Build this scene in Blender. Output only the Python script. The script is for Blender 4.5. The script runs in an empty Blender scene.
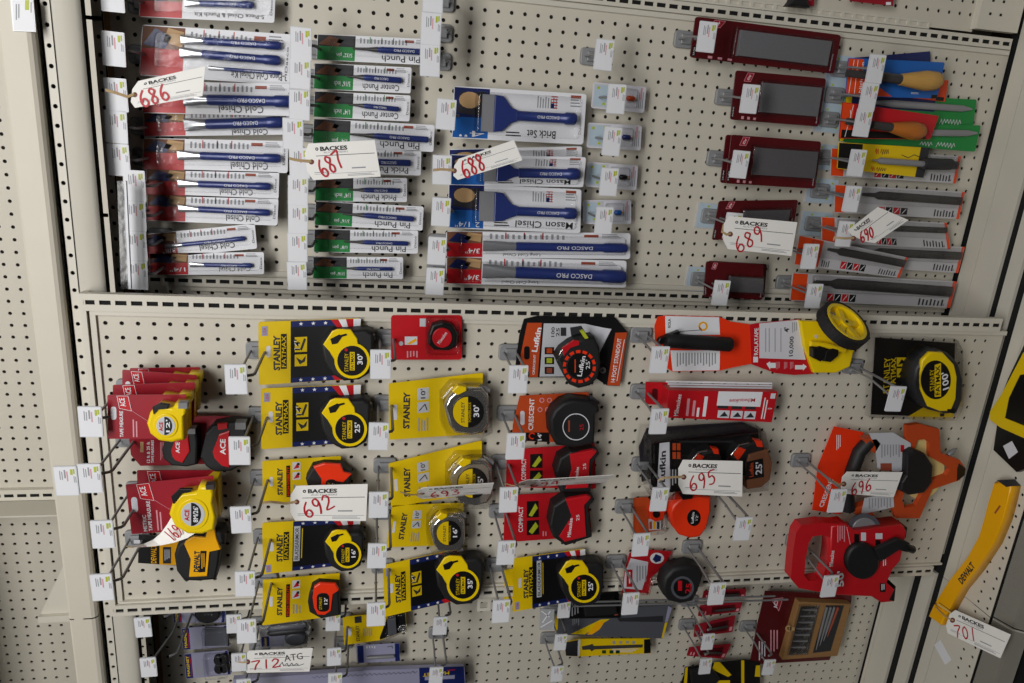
import bpy, math, random
from mathutils import Vector, Matrix
random.seed(7)
SC = bpy.context.scene
COLL = SC.collection
S = 0.0254                     # the scene is laid out in inches, built in metres
Z0 = 2.05                      # height of the first hole of the middle pegboard
# The photograph is a portrait frame turned on its side: photo left is up in the room.
# Room grid: j = inches down the wall (photo right), i = inches to the left (photo down), d = inches into the wall.
def wpt(j, i, d): return Vector((-i * S, d * S, Z0 - j * S))

# ---------------------------------------------------------------- camera
W3 = (0.2987, -0.1881, 0.0462)
th = math.sqrt(sum(a * a for a in W3)); kx, ky, kz = [a / th for a in W3]
KX = Matrix(((0, -kz, ky), (kz, 0, -kx), (-ky, kx, 0)))
RM = Matrix.Identity(3) + math.sin(th) * KX + (1 - math.cos(th)) * (KX @ KX)   # rows: image right, image down, forward in (j,i,d)
FPX = 725.97
CJ = (17.2595, -14.6405, -50.2293)
def g2w(v): return Vector((-v[1], v[2], -v[0]))
cam_d = bpy.data.cameras.new('camera'); cam = bpy.data.objects.new('camera', cam_d); COLL.objects.link(cam)
cam_d.sensor_width = 36.0; cam_d.lens = 36.0 * FPX / 1024.0; cam_d.clip_start = 0.05; cam_d.clip_end = 60
xr, yd, zf = g2w(RM[0]), g2w(RM[1]), g2w(RM[2])
m4 = Matrix.Identity(4)
for r in range(3):
    m4[r][0] = xr[r]; m4[r][1] = -yd[r]; m4[r][2] = -zf[r]
m4.translation = wpt(*CJ)
cam.matrix_world = m4
SC.camera = cam
# ---------------------------------------------------------------- light
SC.view_settings.view_transform = 'Standard'; SC.view_settings.look = 'None'
SC.view_settings.gamma = 1; SC.view_settings.use_curve_mapping = False
SC.view_settings.exposure = -0.52
world = bpy.data.worlds.new('store_air'); SC.world = world; world.use_nodes = True
bg = world.node_tree.nodes['Background']; bg.inputs[0].default_value = (0.93, 0.96, 1.0, 1); bg.inputs[1].default_value = 0.02
def area(name, loc, target, sx, sy, power, col=(1, 0.97, 0.92)):
    l = bpy.data.lights.new(name, 'AREA'); l.shape = 'RECTANGLE'; l.size = sx; l.size_y = sy; l.energy = power; l.color = col
    o = bpy.data.objects.new(name, l); COLL.objects.link(o); o.location = loc
    o.rotation_euler = (Vector(target) - Vector(loc)).to_track_quat('-Z', 'Y').to_euler(); return o
area('ceiling_tube_light', (0.5, -2.1, 3.05), (0.35, -0.1, 1.95), 2.2, 0.6, 80, (1, .985, .96))
area('front_fill_light', (1.2, -4.2, 2.9), (0.1, 0, 2.0), 2.2, 1.2, 42, (1, .99, .98))  # added frontal fill lamp, no window is built there
area('end_tube_light', (-2.2, -2.8, 3.6), (0, 0, 1.2), 0.6, 2.4, 3, (1, .99, .97))

# ---------------------------------------------------------------- materials
def lin(c):
    c = c / 255.0
    return c / 12.92 if c <= 0.04045 else ((c + 0.055) / 1.055) ** 2.4
COL = {  # sRGB colour, roughness, metallic
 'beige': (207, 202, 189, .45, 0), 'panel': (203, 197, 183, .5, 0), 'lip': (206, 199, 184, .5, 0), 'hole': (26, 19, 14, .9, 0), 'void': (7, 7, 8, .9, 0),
 'steel': (128, 128, 130, .4, .15), 'plate': (140, 141, 144, .5, .1), 'bronze': (96, 92, 84, .45, .5), 'wire': (112, 112, 113, .4, .6),
 'paper': (226, 227, 232, .45, 0), 'holder': (214, 217, 222, .25, 0), 'lime': (176, 186, 40, .5, 0), 'grey_ink': (150, 152, 158, .6, 0), 'pink_ink': (216, 150, 160, .6, 0), 'ink': (40, 40, 44, .6, 0),
 'tagcard': (246, 244, 240, .6, 0), 'marker': (186, 28, 44, .5, 0), 'grommet': (120, 60, 54, .6, 0), 'twine': (186, 160, 120, .9, 0),
 'white': (232, 233, 238, .4, 0), 'off_white': (214, 214, 222, .4, 0), 'red': (190, 24, 34, .35, 0), 'deep_red': (124, 22, 34, .35, 0), 'maroon': (82, 16, 22, .3, 0),
 'crimson': (150, 24, 40, .35, 0), 'orange': (226, 72, 24, .35, 0), 'dull_orange': (190, 72, 30, .4, 0), 'hi_orange': (238, 56, 20, .35, 0), 'green': (28, 134, 62, .4, 0),
 'dark_green': (24, 62, 36, .4, 0), 'blue': (30, 96, 176, .35, 0), 'navy': (24, 36, 92, .35, 0), 'tool_blue': (42, 56, 118, .3, .1), 'sky_blue': (176, 194, 206, .4, 0),
 'yellow': (226, 192, 10, .35, 0), 'tape_yellow': (240, 206, 12, .28, 0), 'amber': (244, 176, 10, .3, 0), 'black': (14, 14, 15, .4, 0), 'rubber': (21, 21, 23, .6, 0), 'charcoal': (42, 43, 47, .5, 0),
 'chrome': (216, 214, 210, .1, .9), 'bright_steel': (168, 170, 175, .2, .6), 'grey_steel': (146, 146, 150, .35, .25), 'dark_steel': (72, 70, 70, .4, .3), 'stone': (112, 112, 116, .8, 0), 'stone_dark': (92, 90, 94, .8, 0),
 'skin': (206, 160, 130, .6, 0), 'brown': (116, 72, 46, .6, 0), 'tan': (186, 150, 104, .6, 0), 'photo_dark': (36, 33, 40, .5, 0), 'wood_pale': (206, 160, 86, .45, 0), 'wood_orange': (190, 112, 44, .4, 0),
 'box_wood': (160, 120, 74, .5, 0), 'grey_card': (188, 187, 190, .4, 0), 'lavender': (150, 150, 176, .4, 0), 'pale_grey': (196, 198, 204, .4, 0), 'slate': (82, 84, 92, .45, 0), 'floor': (70, 62, 56, .4, 0), 'ceiling': (225, 225, 222, .8, 0), 'cream': (216, 196, 130, .6, 0), 'foil': (206, 208, 212, .2, .3), 'rust': (150, 70, 50, .5, 0),
}
MATS = {}
def mat(k):
    if k in MATS: return MATS[k]
    m = bpy.data.materials.new(k); m.use_nodes = True; nt = m.node_tree; b = nt.nodes['Principled BSDF']
    if k in ('clear', 'channel'):
        nt.nodes.remove(b); out = nt.nodes['Material Output']
        tr = nt.nodes.new('ShaderNodeBsdfTransparent'); gl = nt.nodes.new('ShaderNodeBsdfGlossy'); mx = nt.nodes.new('ShaderNodeMixShader'); lw = nt.nodes.new('ShaderNodeLayerWeight')
        t = .985 if k == 'clear' else .6
        tr.inputs[0].default_value = (t, t, t, 1); gl.inputs[1].default_value = .12 if k == 'clear' else .25; lw.inputs[0].default_value = .25
        ns = nt.nodes.new('ShaderNodeTexNoise'); ns.inputs['Scale'].default_value = 55; bp = nt.nodes.new('ShaderNodeBump'); bp.inputs['Strength'].default_value = .25; bp.inputs['Distance'].default_value = .004
        tc = nt.nodes.new('ShaderNodeTexCoord'); nt.links.new(tc.outputs['Object'], ns.inputs['Vector'])
        nt.links.new(ns.outputs[0], bp.inputs['Height']); nt.links.new(bp.outputs[0], gl.inputs['Normal'])
        mt = nt.nodes.new('ShaderNodeMath'); mt.operation = 'MULTIPLY_ADD'; mt.inputs[1].default_value = .36 if k == 'clear' else .25; mt.inputs[2].default_value = .025 if k == 'clear' else .05
        nt.links.new(lw.outputs['Fresnel'], mt.inputs[0]); nt.links.new(mt.outputs[0], mx.inputs[0]); nt.links.new(tr.outputs[0], mx.inputs[1]); nt.links.new(gl.outputs[0], mx.inputs[2]); nt.links.new(mx.outputs[0], out.inputs[0])
        MATS[k] = m; return m
    r, g, bl, ro, me = COL[k]
    c = (lin(r), lin(g), lin(bl), 1)
    b.inputs['Roughness'].default_value = ro; b.inputs['Metallic'].default_value = me
    tc = nt.nodes.new('ShaderNodeTexCoord'); ns = nt.nodes.new('ShaderNodeTexNoise'); mx = nt.nodes.new('ShaderNodeMix'); mx.data_type = 'RGBA'
    if k in ('wood_pale', 'wood_orange', 'box_wood'):
        mp = nt.nodes.new('ShaderNodeMapping'); mp.inputs['Scale'].default_value = (12, 160, 160); nt.links.new(tc.outputs['Object'], mp.inputs[0]); nt.links.new(mp.outputs[0], ns.inputs['Vector']); ns.inputs['Scale'].default_value = 1; dk = .72
    else:
        nt.links.new(tc.outputs['Object'], ns.inputs['Vector']); ns.inputs['Scale'].default_value = 300 if k.startswith('stone') else 14; dk = .78 if k.startswith('stone') else .93
    mx.inputs['A'].default_value = c; mx.inputs['B'].default_value = (c[0] * dk, c[1] * dk, c[2] * dk, 1)
    nt.links.new(ns.outputs[0], mx.inputs['Factor']); nt.links.new(mx.outputs['Result'], b.inputs['Base Color'])
    MATS[k] = m; return m

# ---------------------------------------------------------------- pixel of the photograph -> point of a plane parallel to the wall
def un(px, py, d):
    a, b2 = (px - 512) / FPX, (py - 341.5) / FPX
    v = [RM[0][k] * a + RM[1][k] * b2 + RM[2][k] for k in range(3)]
    t = (d - CJ[2]) / v[2]
    return CJ[0] + v[0] * t, CJ[1] + v[1] * t
def un_deck(px, py, jd):
    a, b2 = (px - 512) / FPX, (py - 341.5) / FPX
    v = [RM[0][k] * a + RM[1][k] * b2 + RM[2][k] for k in range(3)]
    t = (jd - CJ[0]) / v[0]
    return CJ[1] + v[1] * t, CJ[2] + v[2] * t

TXT = {}
def text_mesh(s, bold=0.0):
    k = (s, bold)
    if k not in TXT:
        cu = bpy.data.curves.new('lettering', 'FONT'); cu.body = s; cu.resolution_u = 2; cu.offset = bold
        ob = bpy.data.objects.new('lettering', cu); me = ob.to_mesh()
        vs = [(v.co.x, v.co.y) for v in me.vertices]; fs = [tuple(p.vertices) for p in me.polygons]
        ob.to_mesh_clear(); bpy.data.objects.remove(ob); bpy.data.curves.remove(cu)
        x0 = min(v[0] for v in vs); x1 = max(v[0] for v in vs); y0 = min(v[1] for v in vs); y1 = max(v[1] for v in vs)
        TXT[k] = ([((x - x0) / (x1 - x0) - .5, (y - y0) / (y1 - y0) - .5) for x, y in vs], fs)
    return TXT[k]

class Thing:
    def __init__(s, name, label, cat, p, d, roll=0.0, group=None, grid=None):
        o = bpy.data.objects.new(name, None); COLL.objects.link(o); o.empty_display_size = .02
        o['label'] = label; o['category'] = cat
        if group: o['group'] = group
        s.o = o; s.d = d; s.j, s.i = grid if grid else un(p[0], p[1], d); s.a = math.radians(roll)
        ca, sa = math.cos(s.a), math.sin(s.a)
        U, V, Wv = Vector((0, 0, -1)), Vector((1, 0, 0)), Vector((0, -1, 0))
        U2, V2 = U * ca + V * sa, V * ca - U * sa
        m = Matrix.Identity(4)
        for r in range(3): m[r][0] = U2[r]; m[r][1] = V2[r]; m[r][2] = Wv[r]
        m.translation = wpt(s.j, s.i, d); o.matrix_world = m
    def loc(s, px, py, w=0.0):
        j, i = un(px, py, s.d - w); du, dv = j - s.j, -(i - s.i); ca, sa = math.cos(s.a), math.sin(s.a)
        return du * ca + dv * sa, -du * sa + dv * ca

class MB:
    """collects flat print, prisms, tubes and turned shapes (inches, in the thing's own frame) and links them as one mesh"""
    def __init__(s, T=None):
        s.T = T; s.v = []; s.f = []; s.m = []; s.sm = []; s.mats = []; s.mode = 'uv'; s.k = (0, 0, 1)
    def px(s, ox=0, oy=0, k=1.0): s.mode = 'px'; s.k = (ox, oy, k); return s
    def quad4(s, TL, TR, BR, BL, w=0.0):   # f 0..1 along the card, g 0..1 from its bottom edge; corners in the current crop
        s.px_keep = s.k; ox, oy, k = s.k
        s.c4 = [s.T.loc(ox + x / k, oy + y / k, w) for x, y in (BL, BR, TR, TL)]; s.mode = 'fr'; return s
    def strip(s, pL, pR, h):               # same, from the middles of the two ends and the height in pixels
        dx, dy = pR[0] - pL[0], pR[1] - pL[1]; l = math.hypot(dx, dy); nx, ny = -dy / l * h / 2, dx / l * h / 2
        return s.quad4((pL[0] - nx, pL[1] - ny), (pR[0] - nx, pR[1] - ny), (pR[0] + nx, pR[1] + ny), (pL[0] + nx, pL[1] + ny))
    def L(s, x, y, w=0.0):
        if s.mode == 'px': return s.T.loc(s.k[0] + x / s.k[2], s.k[1] + y / s.k[2], w)
        if s.mode == 'fr':
            a, b, c, d = s.c4
            return tuple((a[n] * (1 - x) + b[n] * x) * (1 - y) + (d[n] * (1 - x) + c[n] * x) * y for n in (0, 1))
        return x, y
    def mi(s, k):
        if k not in s.mats: s.mats.append(k)
        return s.mats.index(k)
    def add(s, vs, fs, k, smooth=False):
        n = len(s.v); s.v.extend(vs); i = s.mi(k)
        for f in fs: s.f.append([a + n for a in f]); s.m.append(i); s.sm.append(smooth)
    @staticmethod
    def ccw(p):
        a = sum(p[k][0] * p[(k + 1) % len(p)][1] - p[(k + 1) % len(p)][0] * p[k][1] for k in range(len(p)))
        return p if a > 0 else p[::-1]
    def pts(s, P, w): return s.ccw([s.L(x, y, w) for x, y in P])
    def poly(s, P, k, w):
        q = s.pts(P, w); s.add([(u, v, w) for u, v in q], [list(range(len(q)))], k)
    def prism(s, P, k, w0, w1, bev=0.0, side=None, wm=None):
        q = s.pts(P, (w1 if w1 - w0 < .45 or s.mode == 'fr' else w1 - .4 * (w1 - w0)) if wm is None else wm); n = len(q); cu = sum(a[0] for a in q) / n; cv = sum(a[1] for a in q) / n
        size = sum(math.hypot(a[0] - cu, a[1] - cv) for a in q) / n
        rings = [(w0, 0)] + ([(w1 - bev, 0), (w1 - bev * .3, bev * .35), (w1, bev)] if bev else [(w1, 0)])
        vs = []
        for w, ins in rings:
            t = 1 - ins / size
            vs += [(cu + (a[0] - cu) * t, cv + (a[1] - cv) * t, w) for a in q]
        fs = []
        for r in range(len(rings) - 1):
            for a in range(n): fs.append([r * n + a, r * n + (a + 1) % n, (r + 1) * n + (a + 1) % n, (r + 1) * n + a])
        s.add(vs, fs, side or k, bool(bev) and n > 10)
        n0 = len(s.v) - len(vs); top = (len(rings) - 1) * n
        s.f.append([n0 + top + a for a in range(n)]); s.m.append(s.mi(k)); s.sm.append(False)
        s.f.append([n0 + n - 1 - a for a in range(n)]); s.m.append(s.mi(side or k)); s.sm.append(False)
    def rect(s, x0, y0, x1, y1, k, w): s.poly([(x0, y0), (x1, y0), (x1, y1), (x0, y1)], k, w)
    def box(s, x0, y0, x1, y1, k, w0, w1, bev=0.0): s.prism([(x0, y0), (x1, y0), (x1, y1), (x0, y1)], k, w0, w1, bev)
    def circ(s, x, y, r, n=24, ry=None, rot=0.0):
        ry = ry or r; c, t = math.cos(rot), math.sin(rot)
        return [(x + r * math.cos(a) * c - ry * math.sin(a) * t, y + r * math.cos(a) * t + ry * math.sin(a) * c) for a in [2 * math.pi * k / n for k in range(n)]]
    def rr(s, x0, y0, x1, y1, r, ry=None, n=3):
        ry = ry or r; P = []
        for cx, cy, a0 in ((x1 - r, y1 - ry, 0), (x0 + r, y1 - ry, 90), (x0 + r, y0 + ry, 180), (x1 - r, y0 + ry, 270)):
            for k in range(n + 1):
                a = math.radians(a0 + 90 * k / n); P.append((cx + r * math.cos(a), cy + ry * math.sin(a)))
        return P
    def ring(s, x, y, r0, r1, k, w, n=28, rot=0, arc=(0, 360)):
        A = [math.radians(arc[0] + (arc[1] - arc[0]) * t / n) for t in range(n + 1)]
        vs = []
        for a in A:
            for r in (r0, r1): vs.append((*s.L(x + r * math.cos(a), y + r * math.sin(a), w), w))
        flip = s.mode == 'px'
        s.add(vs, [([2 * t, 2 * t + 1, 2 * t + 3, 2 * t + 2][::-1] if flip else [2 * t, 2 * t + 1, 2 * t + 3, 2 * t + 2]) for t in range(n)], k)
    def text(s, t, p0, p1, h, k, w, bold=0.0):
        """lettering whose middle line runs p0 -> p1, letters h tall (crop pixels, or inches for cards)"""
        a, b = s.L(*p0, w), s.L(*p1, w); dx, dy = b[0] - a[0], b[1] - a[1]; ln = math.hypot(dx, dy)
        if s.mode == 'px':
            q = s.L(p0[0] + (p0[1] - p1[1]) / max(1e-6, math.hypot(p1[0] - p0[0], p1[1] - p0[1])) * h, p0[1] + (p1[0] - p0[0]) / max(1e-6, math.hypot(p1[0] - p0[0], p1[1] - p0[1])) * h, w)
            h = math.hypot(q[0] - a[0], q[1] - a[1])
        vs, fs = text_mesh(t, bold); ex, ey = dx / ln, dy / ln; cu, cv = (a[0] + b[0]) / 2, (a[1] + b[1]) / 2
        s.add([(cu + x * ln * ex - y * h * ey, cv + x * ln * ey + y * h * ex, w) for x, y in vs], fs, k)
    def line(s, P, wd, k, w):               # ribbon along points; wd in inches
        q = [s.L(x, y, w) for x, y in P]
        for a, b in zip(q, q[1:]):
            w += .0012
            dx, dy = b[0] - a[0], b[1] - a[1]; l = math.hypot(dx, dy) or 1e-6; nx, ny = -dy / l * wd / 2, dx / l * wd / 2; ex, ey = dx / l * wd * .3, dy / l * wd * .3
            s.add([(a[0] - nx - ex, a[1] - ny - ey, w), (b[0] - nx + ex, b[1] - ny + ey, w), (b[0] + nx + ex, b[1] + ny + ey, w), (a[0] + nx - ex, a[1] + ny - ey, w)], [[0, 1, 2, 3]], k)
    def lines(s, x0, y0, x1, y1, n, k, w, across=False):   # small print too fine to read: n thin rules
        for t in range(n):
            e = .12 + .25 * ((t * 37 % 11) / 11)
            if across:
                y = y0 + (y1 - y0) * (t + .5) / n; dy = abs(y1 - y0) / n * .22; s.rect(x0, y - dy, x1 - (x1 - x0) * e, y + dy, k, w)
            else:
                x = x0 + (x1 - x0) * (t + .5) / n; dx = abs(x1 - x0) / n * .22; s.rect(x - dx, y0, x + dx, y1 - (y1 - y0) * e, k, w)
    def scrawl(s, p0, p1, h, n, k, w, wd=.05):        # a row of unreadable printed script
        s.line([(p0[0] + (p1[0] - p0[0]) * t / n, p0[1] + (p1[1] - p0[1]) * t / n + (h if t % 2 else -h * (.3 + .7 * ((t * 7) % 5) / 4)) / 2) for t in range(n + 1)], wd, k, w)
    def tube(s, P, r, k, n=8):
        P = [Vector(p) for p in P]; vs = []; up = None
        for a, p in enumerate(P):
            t = ((P[a] - P[a - 1]).normalized() if a else Vector()) + ((P[a + 1] - P[a]).normalized() if a < len(P) - 1 else Vector()); t.normalize()
            if up is None: up = t.orthogonal().normalized()
            up = (up - t * up.dot(t)).normalized(); sd = t.cross(up)
            vs += [tuple(p + (up * math.cos(2 * math.pi * b / n) + sd * math.sin(2 * math.pi * b / n)) * r) for b in range(n)]
        m = len(P); fs = [[a * n + b, a * n + (b + 1) % n, (a + 1) * n + (b + 1) % n, (a + 1) * n + b] for a in range(m - 1) for b in range(n)]
        s.add(vs, fs, k, True); s.add(vs[:n], [list(range(n))[::-1]], k); s.add(vs[-n:], [list(range(n))], k)
    def turn(s, p0, p1, prof, k, w, flat=1.0, n=14):
        """turned shape on the axis p0 -> p1 at height w; prof = (t, half width in inches[, half height])"""
        a, b = s.L(*p0, w), s.L(*p1, w); dx, dy = b[0] - a[0], b[1] - a[1]; l = math.hypot(dx, dy); nx, ny = -dy / l, dx / l; vs = []
        for e in prof:
            t, r = e[0], e[1]; rh = e[2] if len(e) > 2 else r * flat
            for q in range(n):
                c, z = math.cos(2 * math.pi * q / n) * r, math.sin(2 * math.pi * q / n) * rh
                vs.append((a[0] + dx * t + nx * c, a[1] + dy * t + ny * c, w + z))
        m = len(prof); fs = [[x * n + y, x * n + (y + 1) % n, (x + 1) * n + (y + 1) % n, (x + 1) * n + y] for x in range(m - 1) for y in range(n)]
        s.add(vs, fs, k, True); s.add(vs[:n], [list(range(n))[::-1]], k); s.add(vs[-n:], [list(range(n))], k)
    def mesh(s, name):
        me = bpy.data.meshes.new(name); me.from_pydata([(a * S, b * S, c * S) for a, b, c in s.v], [], s.f)
        for k in s.mats: me.materials.append(mat(k))
        me.polygons.foreach_set('material_index', s.m); me.polygons.foreach_set('use_smooth', s.sm); me.update(); return me
    def build(s, name, parent=None, label=None, kind=None):
        o = bpy.data.objects.new(name, s.mesh(name)); COLL.objects.link(o)
        p = parent if parent is not None else (s.T.o if s.T else None)
        if p is not None: o.parent = p
        if label: o['label'] = label
        if kind: o['kind'] = kind
        return o

# grid-space meshes for the fixtures: boxes given in (j,i,d)
class GB(MB):
    def gbox(s, j0, j1, i0, i1, d0, d1, k):
        vs = [(j, i, d) for j in (j0, j1) for i in (i0, i1) for d in (d0, d1)]
        s.add(vs, [[0, 1, 3, 2], [4, 6, 7, 5], [0, 4, 5, 1], [2, 3, 7, 6], [0, 2, 6, 4], [1, 5, 7, 3]], k)
    def perf(s, js, is_, pj, pi, d, hole, k, depth=.1):
        """sheet facing the aisle with a real hole of the given outline (8 points) round every (j,i)"""
        out = [(-.5, -.5), (0, -.5), (.5, -.5), (.5, 0), (.5, .5), (0, .5), (-.5, .5), (-.5, 0)]
        for j in js:
            for i in is_:
                vs = [(j + a * pj, i + b * pi, d) for a, b in out] + [(j + a, i + b, d) for a, b in hole] + [(j + a, i + b, d + depth) for a, b in hole]
                fs = []
                for q in range(8):
                    r = (q + 1) % 8; fs += [[q, r, 8 + r, 8 + q], [8 + q, 8 + r, 16 + r, 16 + q]]
                s.add(vs, fs, k)
    def mesh(s, name):
        me = bpy.data.meshes.new(name); me.from_pydata([tuple(wpt(*p)) for p in s.v], [], s.f)
        for k in s.mats: me.materials.append(mat(k))
        me.polygons.foreach_set('material_index', s.m); me.polygons.foreach_set('use_smooth', s.sm); me.update(); return me
def H8(r): return [(-r * .72, -r * .72), (0, -r), (r * .72, -r * .72), (r, 0), (r * .72, r * .72), (0, r), (-r * .72, r * .72), (-r, 0)]
def SLOT(a, b): return [(-a, -b), (0, -b), (a, -b), (a, 0), (a, b), (0, b), (-a, b), (-a, 0)]
def fixture(name, label, cat, group=None):
    o = bpy.data.objects.new(name, None); COLL.objects.link(o); o['label'] = label; o['category'] = cat
    if group: o['group'] = group
    return o
# ---------------------------------------------------------------- room and fixtures
UP, MID, LOW, FAR, DECK = 7.2, 0.0, 6.5, 12.5, 70.0
g = GB(); g.gbox(-60, 100, -110, 90, 22, 24, 'panel'); o = g.build('wall_back'); o['kind'] = 'structure'
g = GB(); zf_ = Z0 / S; g.gbox(zf_, zf_ + 2, -140, 140, -140, 24, 'floor'); o = g.build('floor'); o['kind'] = 'structure'
g = GB(); cz = (Z0 - 3.9) / S; g.gbox(cz - 2, cz, -140, 140, -170, 24, 'ceiling'); o = g.build('ceiling'); o['kind'] = 'structure'
g = GB(); g.gbox(cz, zf_, -140, 140, -172, -170, 'charcoal'); o = g.build('wall_aisle'); o['kind'] = 'structure'

def frange(a, b, st):
    r = []; x = a
    while x <= b + 1e-6: r.append(x); x += st
    return r
def pegbay(name, label, d, j_a, n_j, pj, i_a, n_i, pi, j_lo, j_hi, i_lo, i_hi, uprights, group='slotted pegboard bays of the display wall', thick=.16):
    root = fixture(name, label, 'pegboard', group)
    g = GB(); js = [j_a + pj * k for k in range(n_j)]; is_ = [i_a + pi * k for k in range(n_i)]
    g.perf(js, is_, pj, pi, d, H8(.148), 'panel')
    a, b, c, e = js[0] - pj / 2, js[-1] + pj / 2, is_[0] - pi / 2, is_[-1] + pi / 2
    for q in ((j_lo, a, i_lo, i_hi), (b, j_hi, i_lo, i_hi), (a, b, i_lo, c), (a, b, e, i_hi)):
        if q[1] > q[0] and q[3] > q[2]: g.add([(q[0], q[2], d), (q[1], q[2], d), (q[1], q[3], d), (q[0], q[3], d)], [[0, 1, 2, 3]], 'panel')
    g.build('perforated_panel', root)
    g = GB(); g.gbox(j_lo, j_hi, i_lo, i_hi, d + thick, d + .5, 'hole'); g.build('panel_backing', root, label='dark brown sheet standing in for shaded space behind the holes')  # sheet coloured dark to give the shade inside the holes
    for (ic, wd, dd, j0, j1, p, ph) in uprights:
        g = GB(); n = int((j1 - j0) / p); js2 = [ph + p * k for k in range(n)]
        g.perf(js2, [ic], p, wd, dd, SLOT(p * .36, .15), 'beige', .1)
        a = js2[0] - p / 2; b = js2[-1] + p / 2; h = wd / 2
        g.add([(j0, ic - h, dd), (a, ic - h, dd), (a, ic + h, dd), (j0, ic + h, dd)], [[0, 1, 2, 3]], 'beige')
        for i2 in (ic - h, ic + h): g.add([(j0, i2, dd), (b, i2, dd), (b, i2, dd + .55), (j0, i2, dd + .55)], [[0, 1, 2, 3]], 'beige')
        g.add([(j0, ic - h, dd), (j0, ic + h, dd), (j0, ic + h, dd + .55), (j0, ic - h, dd + .55)], [[0, 1, 2, 3]], 'beige')
        g.gbox(j0 + .05, b, ic - h + .05, ic + h - .05, dd + .11, dd + .5, 'void')
        g.build('slotted_upright', root)
    return root
# middle bay, standing forward of the others
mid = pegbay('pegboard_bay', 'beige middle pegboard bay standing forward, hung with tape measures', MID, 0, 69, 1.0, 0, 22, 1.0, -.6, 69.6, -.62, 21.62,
    [(-1.5, 1.15, -.45, -1.3, 69.5, .957, -.72), (22.1, .9, -.45, -1.3, 69.5, .957, -.75)])
g = GB(); g.gbox(-.75, 69.6, -.95, -.6, -.28, .2, 'beige'); g.build('side_rail', mid)
g = GB(); g.gbox(-.75, 69.6, 21.45, 21.62, -.28, .2, 'beige'); g.build('side_rail', mid)
g = GB(); g.gbox(-1.3, -.95, -2.05, 22.55, -.42, .5, 'beige'); g.build('top_rail', mid)
g = GB(); g.gbox(-.85, -.5, -.95, 21.6, -.2, .2, 'beige'); g.build('top_rail', mid)
jt, it = un(484, 604, .1); g = GB(); g.perf([jt], [it + .1], 1.1, 1.2, .1, SLOT(.32, .3), 'beige'); g.build('slotted_tab', mid)
# upper bay (photo top) and the bay past it
j1, i1 = un(440 + 95 / 5.333, 38 / 5.333, UP); j0u = j1 - math.floor(j1 + .1) ; i0u = i1 - .965
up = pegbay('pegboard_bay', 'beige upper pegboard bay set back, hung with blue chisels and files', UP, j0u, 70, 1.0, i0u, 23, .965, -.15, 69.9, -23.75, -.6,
    [(-1.45, .85, UP - .3, -.6, 69.6, .985, 3.3 - .985 * 3), (-23.95, .85, UP - .3, 0, 69.6, .99, .8)])
g = GB(); g.gbox(0, 69.7, -23.45, -23.1, UP - .22, UP + .1, 'beige'); g.build('side_rail', up)
g = GB(); g.gbox(0, 69.7, -2.35, -2.0, UP - .22, UP + .1, 'beige'); g.build('side_rail', up)
top = pegbay('pegboard_bay', 'beige pegboard bay at the very top edge past the slotted upright', UP, 20.3, 46, 1.0, -33.6, 9, .965, -.15, 65.6, -34.4, -24.6, [(-24.75, .6, UP - .1, 30, 62, .99, 30.5)])
g = GB(); g.gbox(65.6, 69.6, -34, -24.8, UP - .6, UP + .1, 'beige')
for i in frange(-32, -26, 1): 
    for j in (66.6, 67.6): g.gbox(j - .1, j + .1, i - .1, i + .1, UP - .63, UP - .55, 'hole')
g.build('bottom_panel', top)
# lower bay (photo bottom)
j2, i2 = un(448 + 20 / 5.333, 555 + 545 / 5.333, LOW)
j0l = j2 - math.floor(j2 - .2)
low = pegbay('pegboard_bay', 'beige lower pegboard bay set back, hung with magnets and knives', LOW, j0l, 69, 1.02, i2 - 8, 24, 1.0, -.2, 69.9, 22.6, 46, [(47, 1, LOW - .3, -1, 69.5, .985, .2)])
# back wall strip seen in the gap beside the middle bay
gap = pegbay('pegboard_bay', 'narrow strip of pegboard in the dark gap beside the middle bay', UP + .3, .2, 70, 1.0, -.4, 2, 1.0, -.2, 69.9, -.95, 22.4, [])

# overhead shelf: lip toward the aisle, perforated strips and panel on its underside
sh = fixture('overhead_shelf', 'long beige metal shelf lip with rounded edge along the top of the bays', 'shelf')
for a, b in ((-40, 22.75), (22.85, 60)):
    g = GB()
    prof = [(-4.3, .7), (-4.3, .0), (-4.25, -.15), (-4.1, -.24), (-2.72, -.24), (-2.5, -.16), (-2.36, .0), (-2.33, .3)]
    vs = [(j, i, d) for i in (a, b) for j, d in prof]; n = len(prof)
    g.add(vs, [[k, k + 1, n + k + 1, n + k] for k in range(n - 1)], 'lip'); g.build('front_lip', sh)
g = GB(); g.gbox(-3.6, -3.5, -40, 60, .5, 7, 'beige'); g.build('shelf_top', sh)
g = GB(); hs = frange(-38.85, 59, 1.15)
for i in hs:   # strip just behind the lip, seen from below: holes in a horizontal sheet
    pass
def under(gb, j, i_s, pi, d, wd, k):
    out = [(-.5, -.5), (0, -.5), (.5, -.5), (.5, 0), (.5, .5), (0, .5), (-.5, .5), (-.5, 0)]; hole = H8(.15)
    for i in i_s:
        vs = [(j, i + b * pi, d + a * wd) for a, b in out] + [(j, i + b, d + a) for a, b in hole] + [(j - .2, i + b, d + a) for a, b in hole]; fs = []
        for q in range(8):
            r = (q + 1) % 8; fs += [[q, r, 8 + r, 8 + q], [8 + q, 8 + r, 16 + r, 16 + q]]
        gb.add(vs, fs, k)
g.perf([-1.86], hs, .5, 1.15, .5, H8(.14), 'beige'); g.gbox(-2.15, -1.6, -40, 60, .74, .8, 'void'); g.build('perforated_strip', sh)
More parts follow.
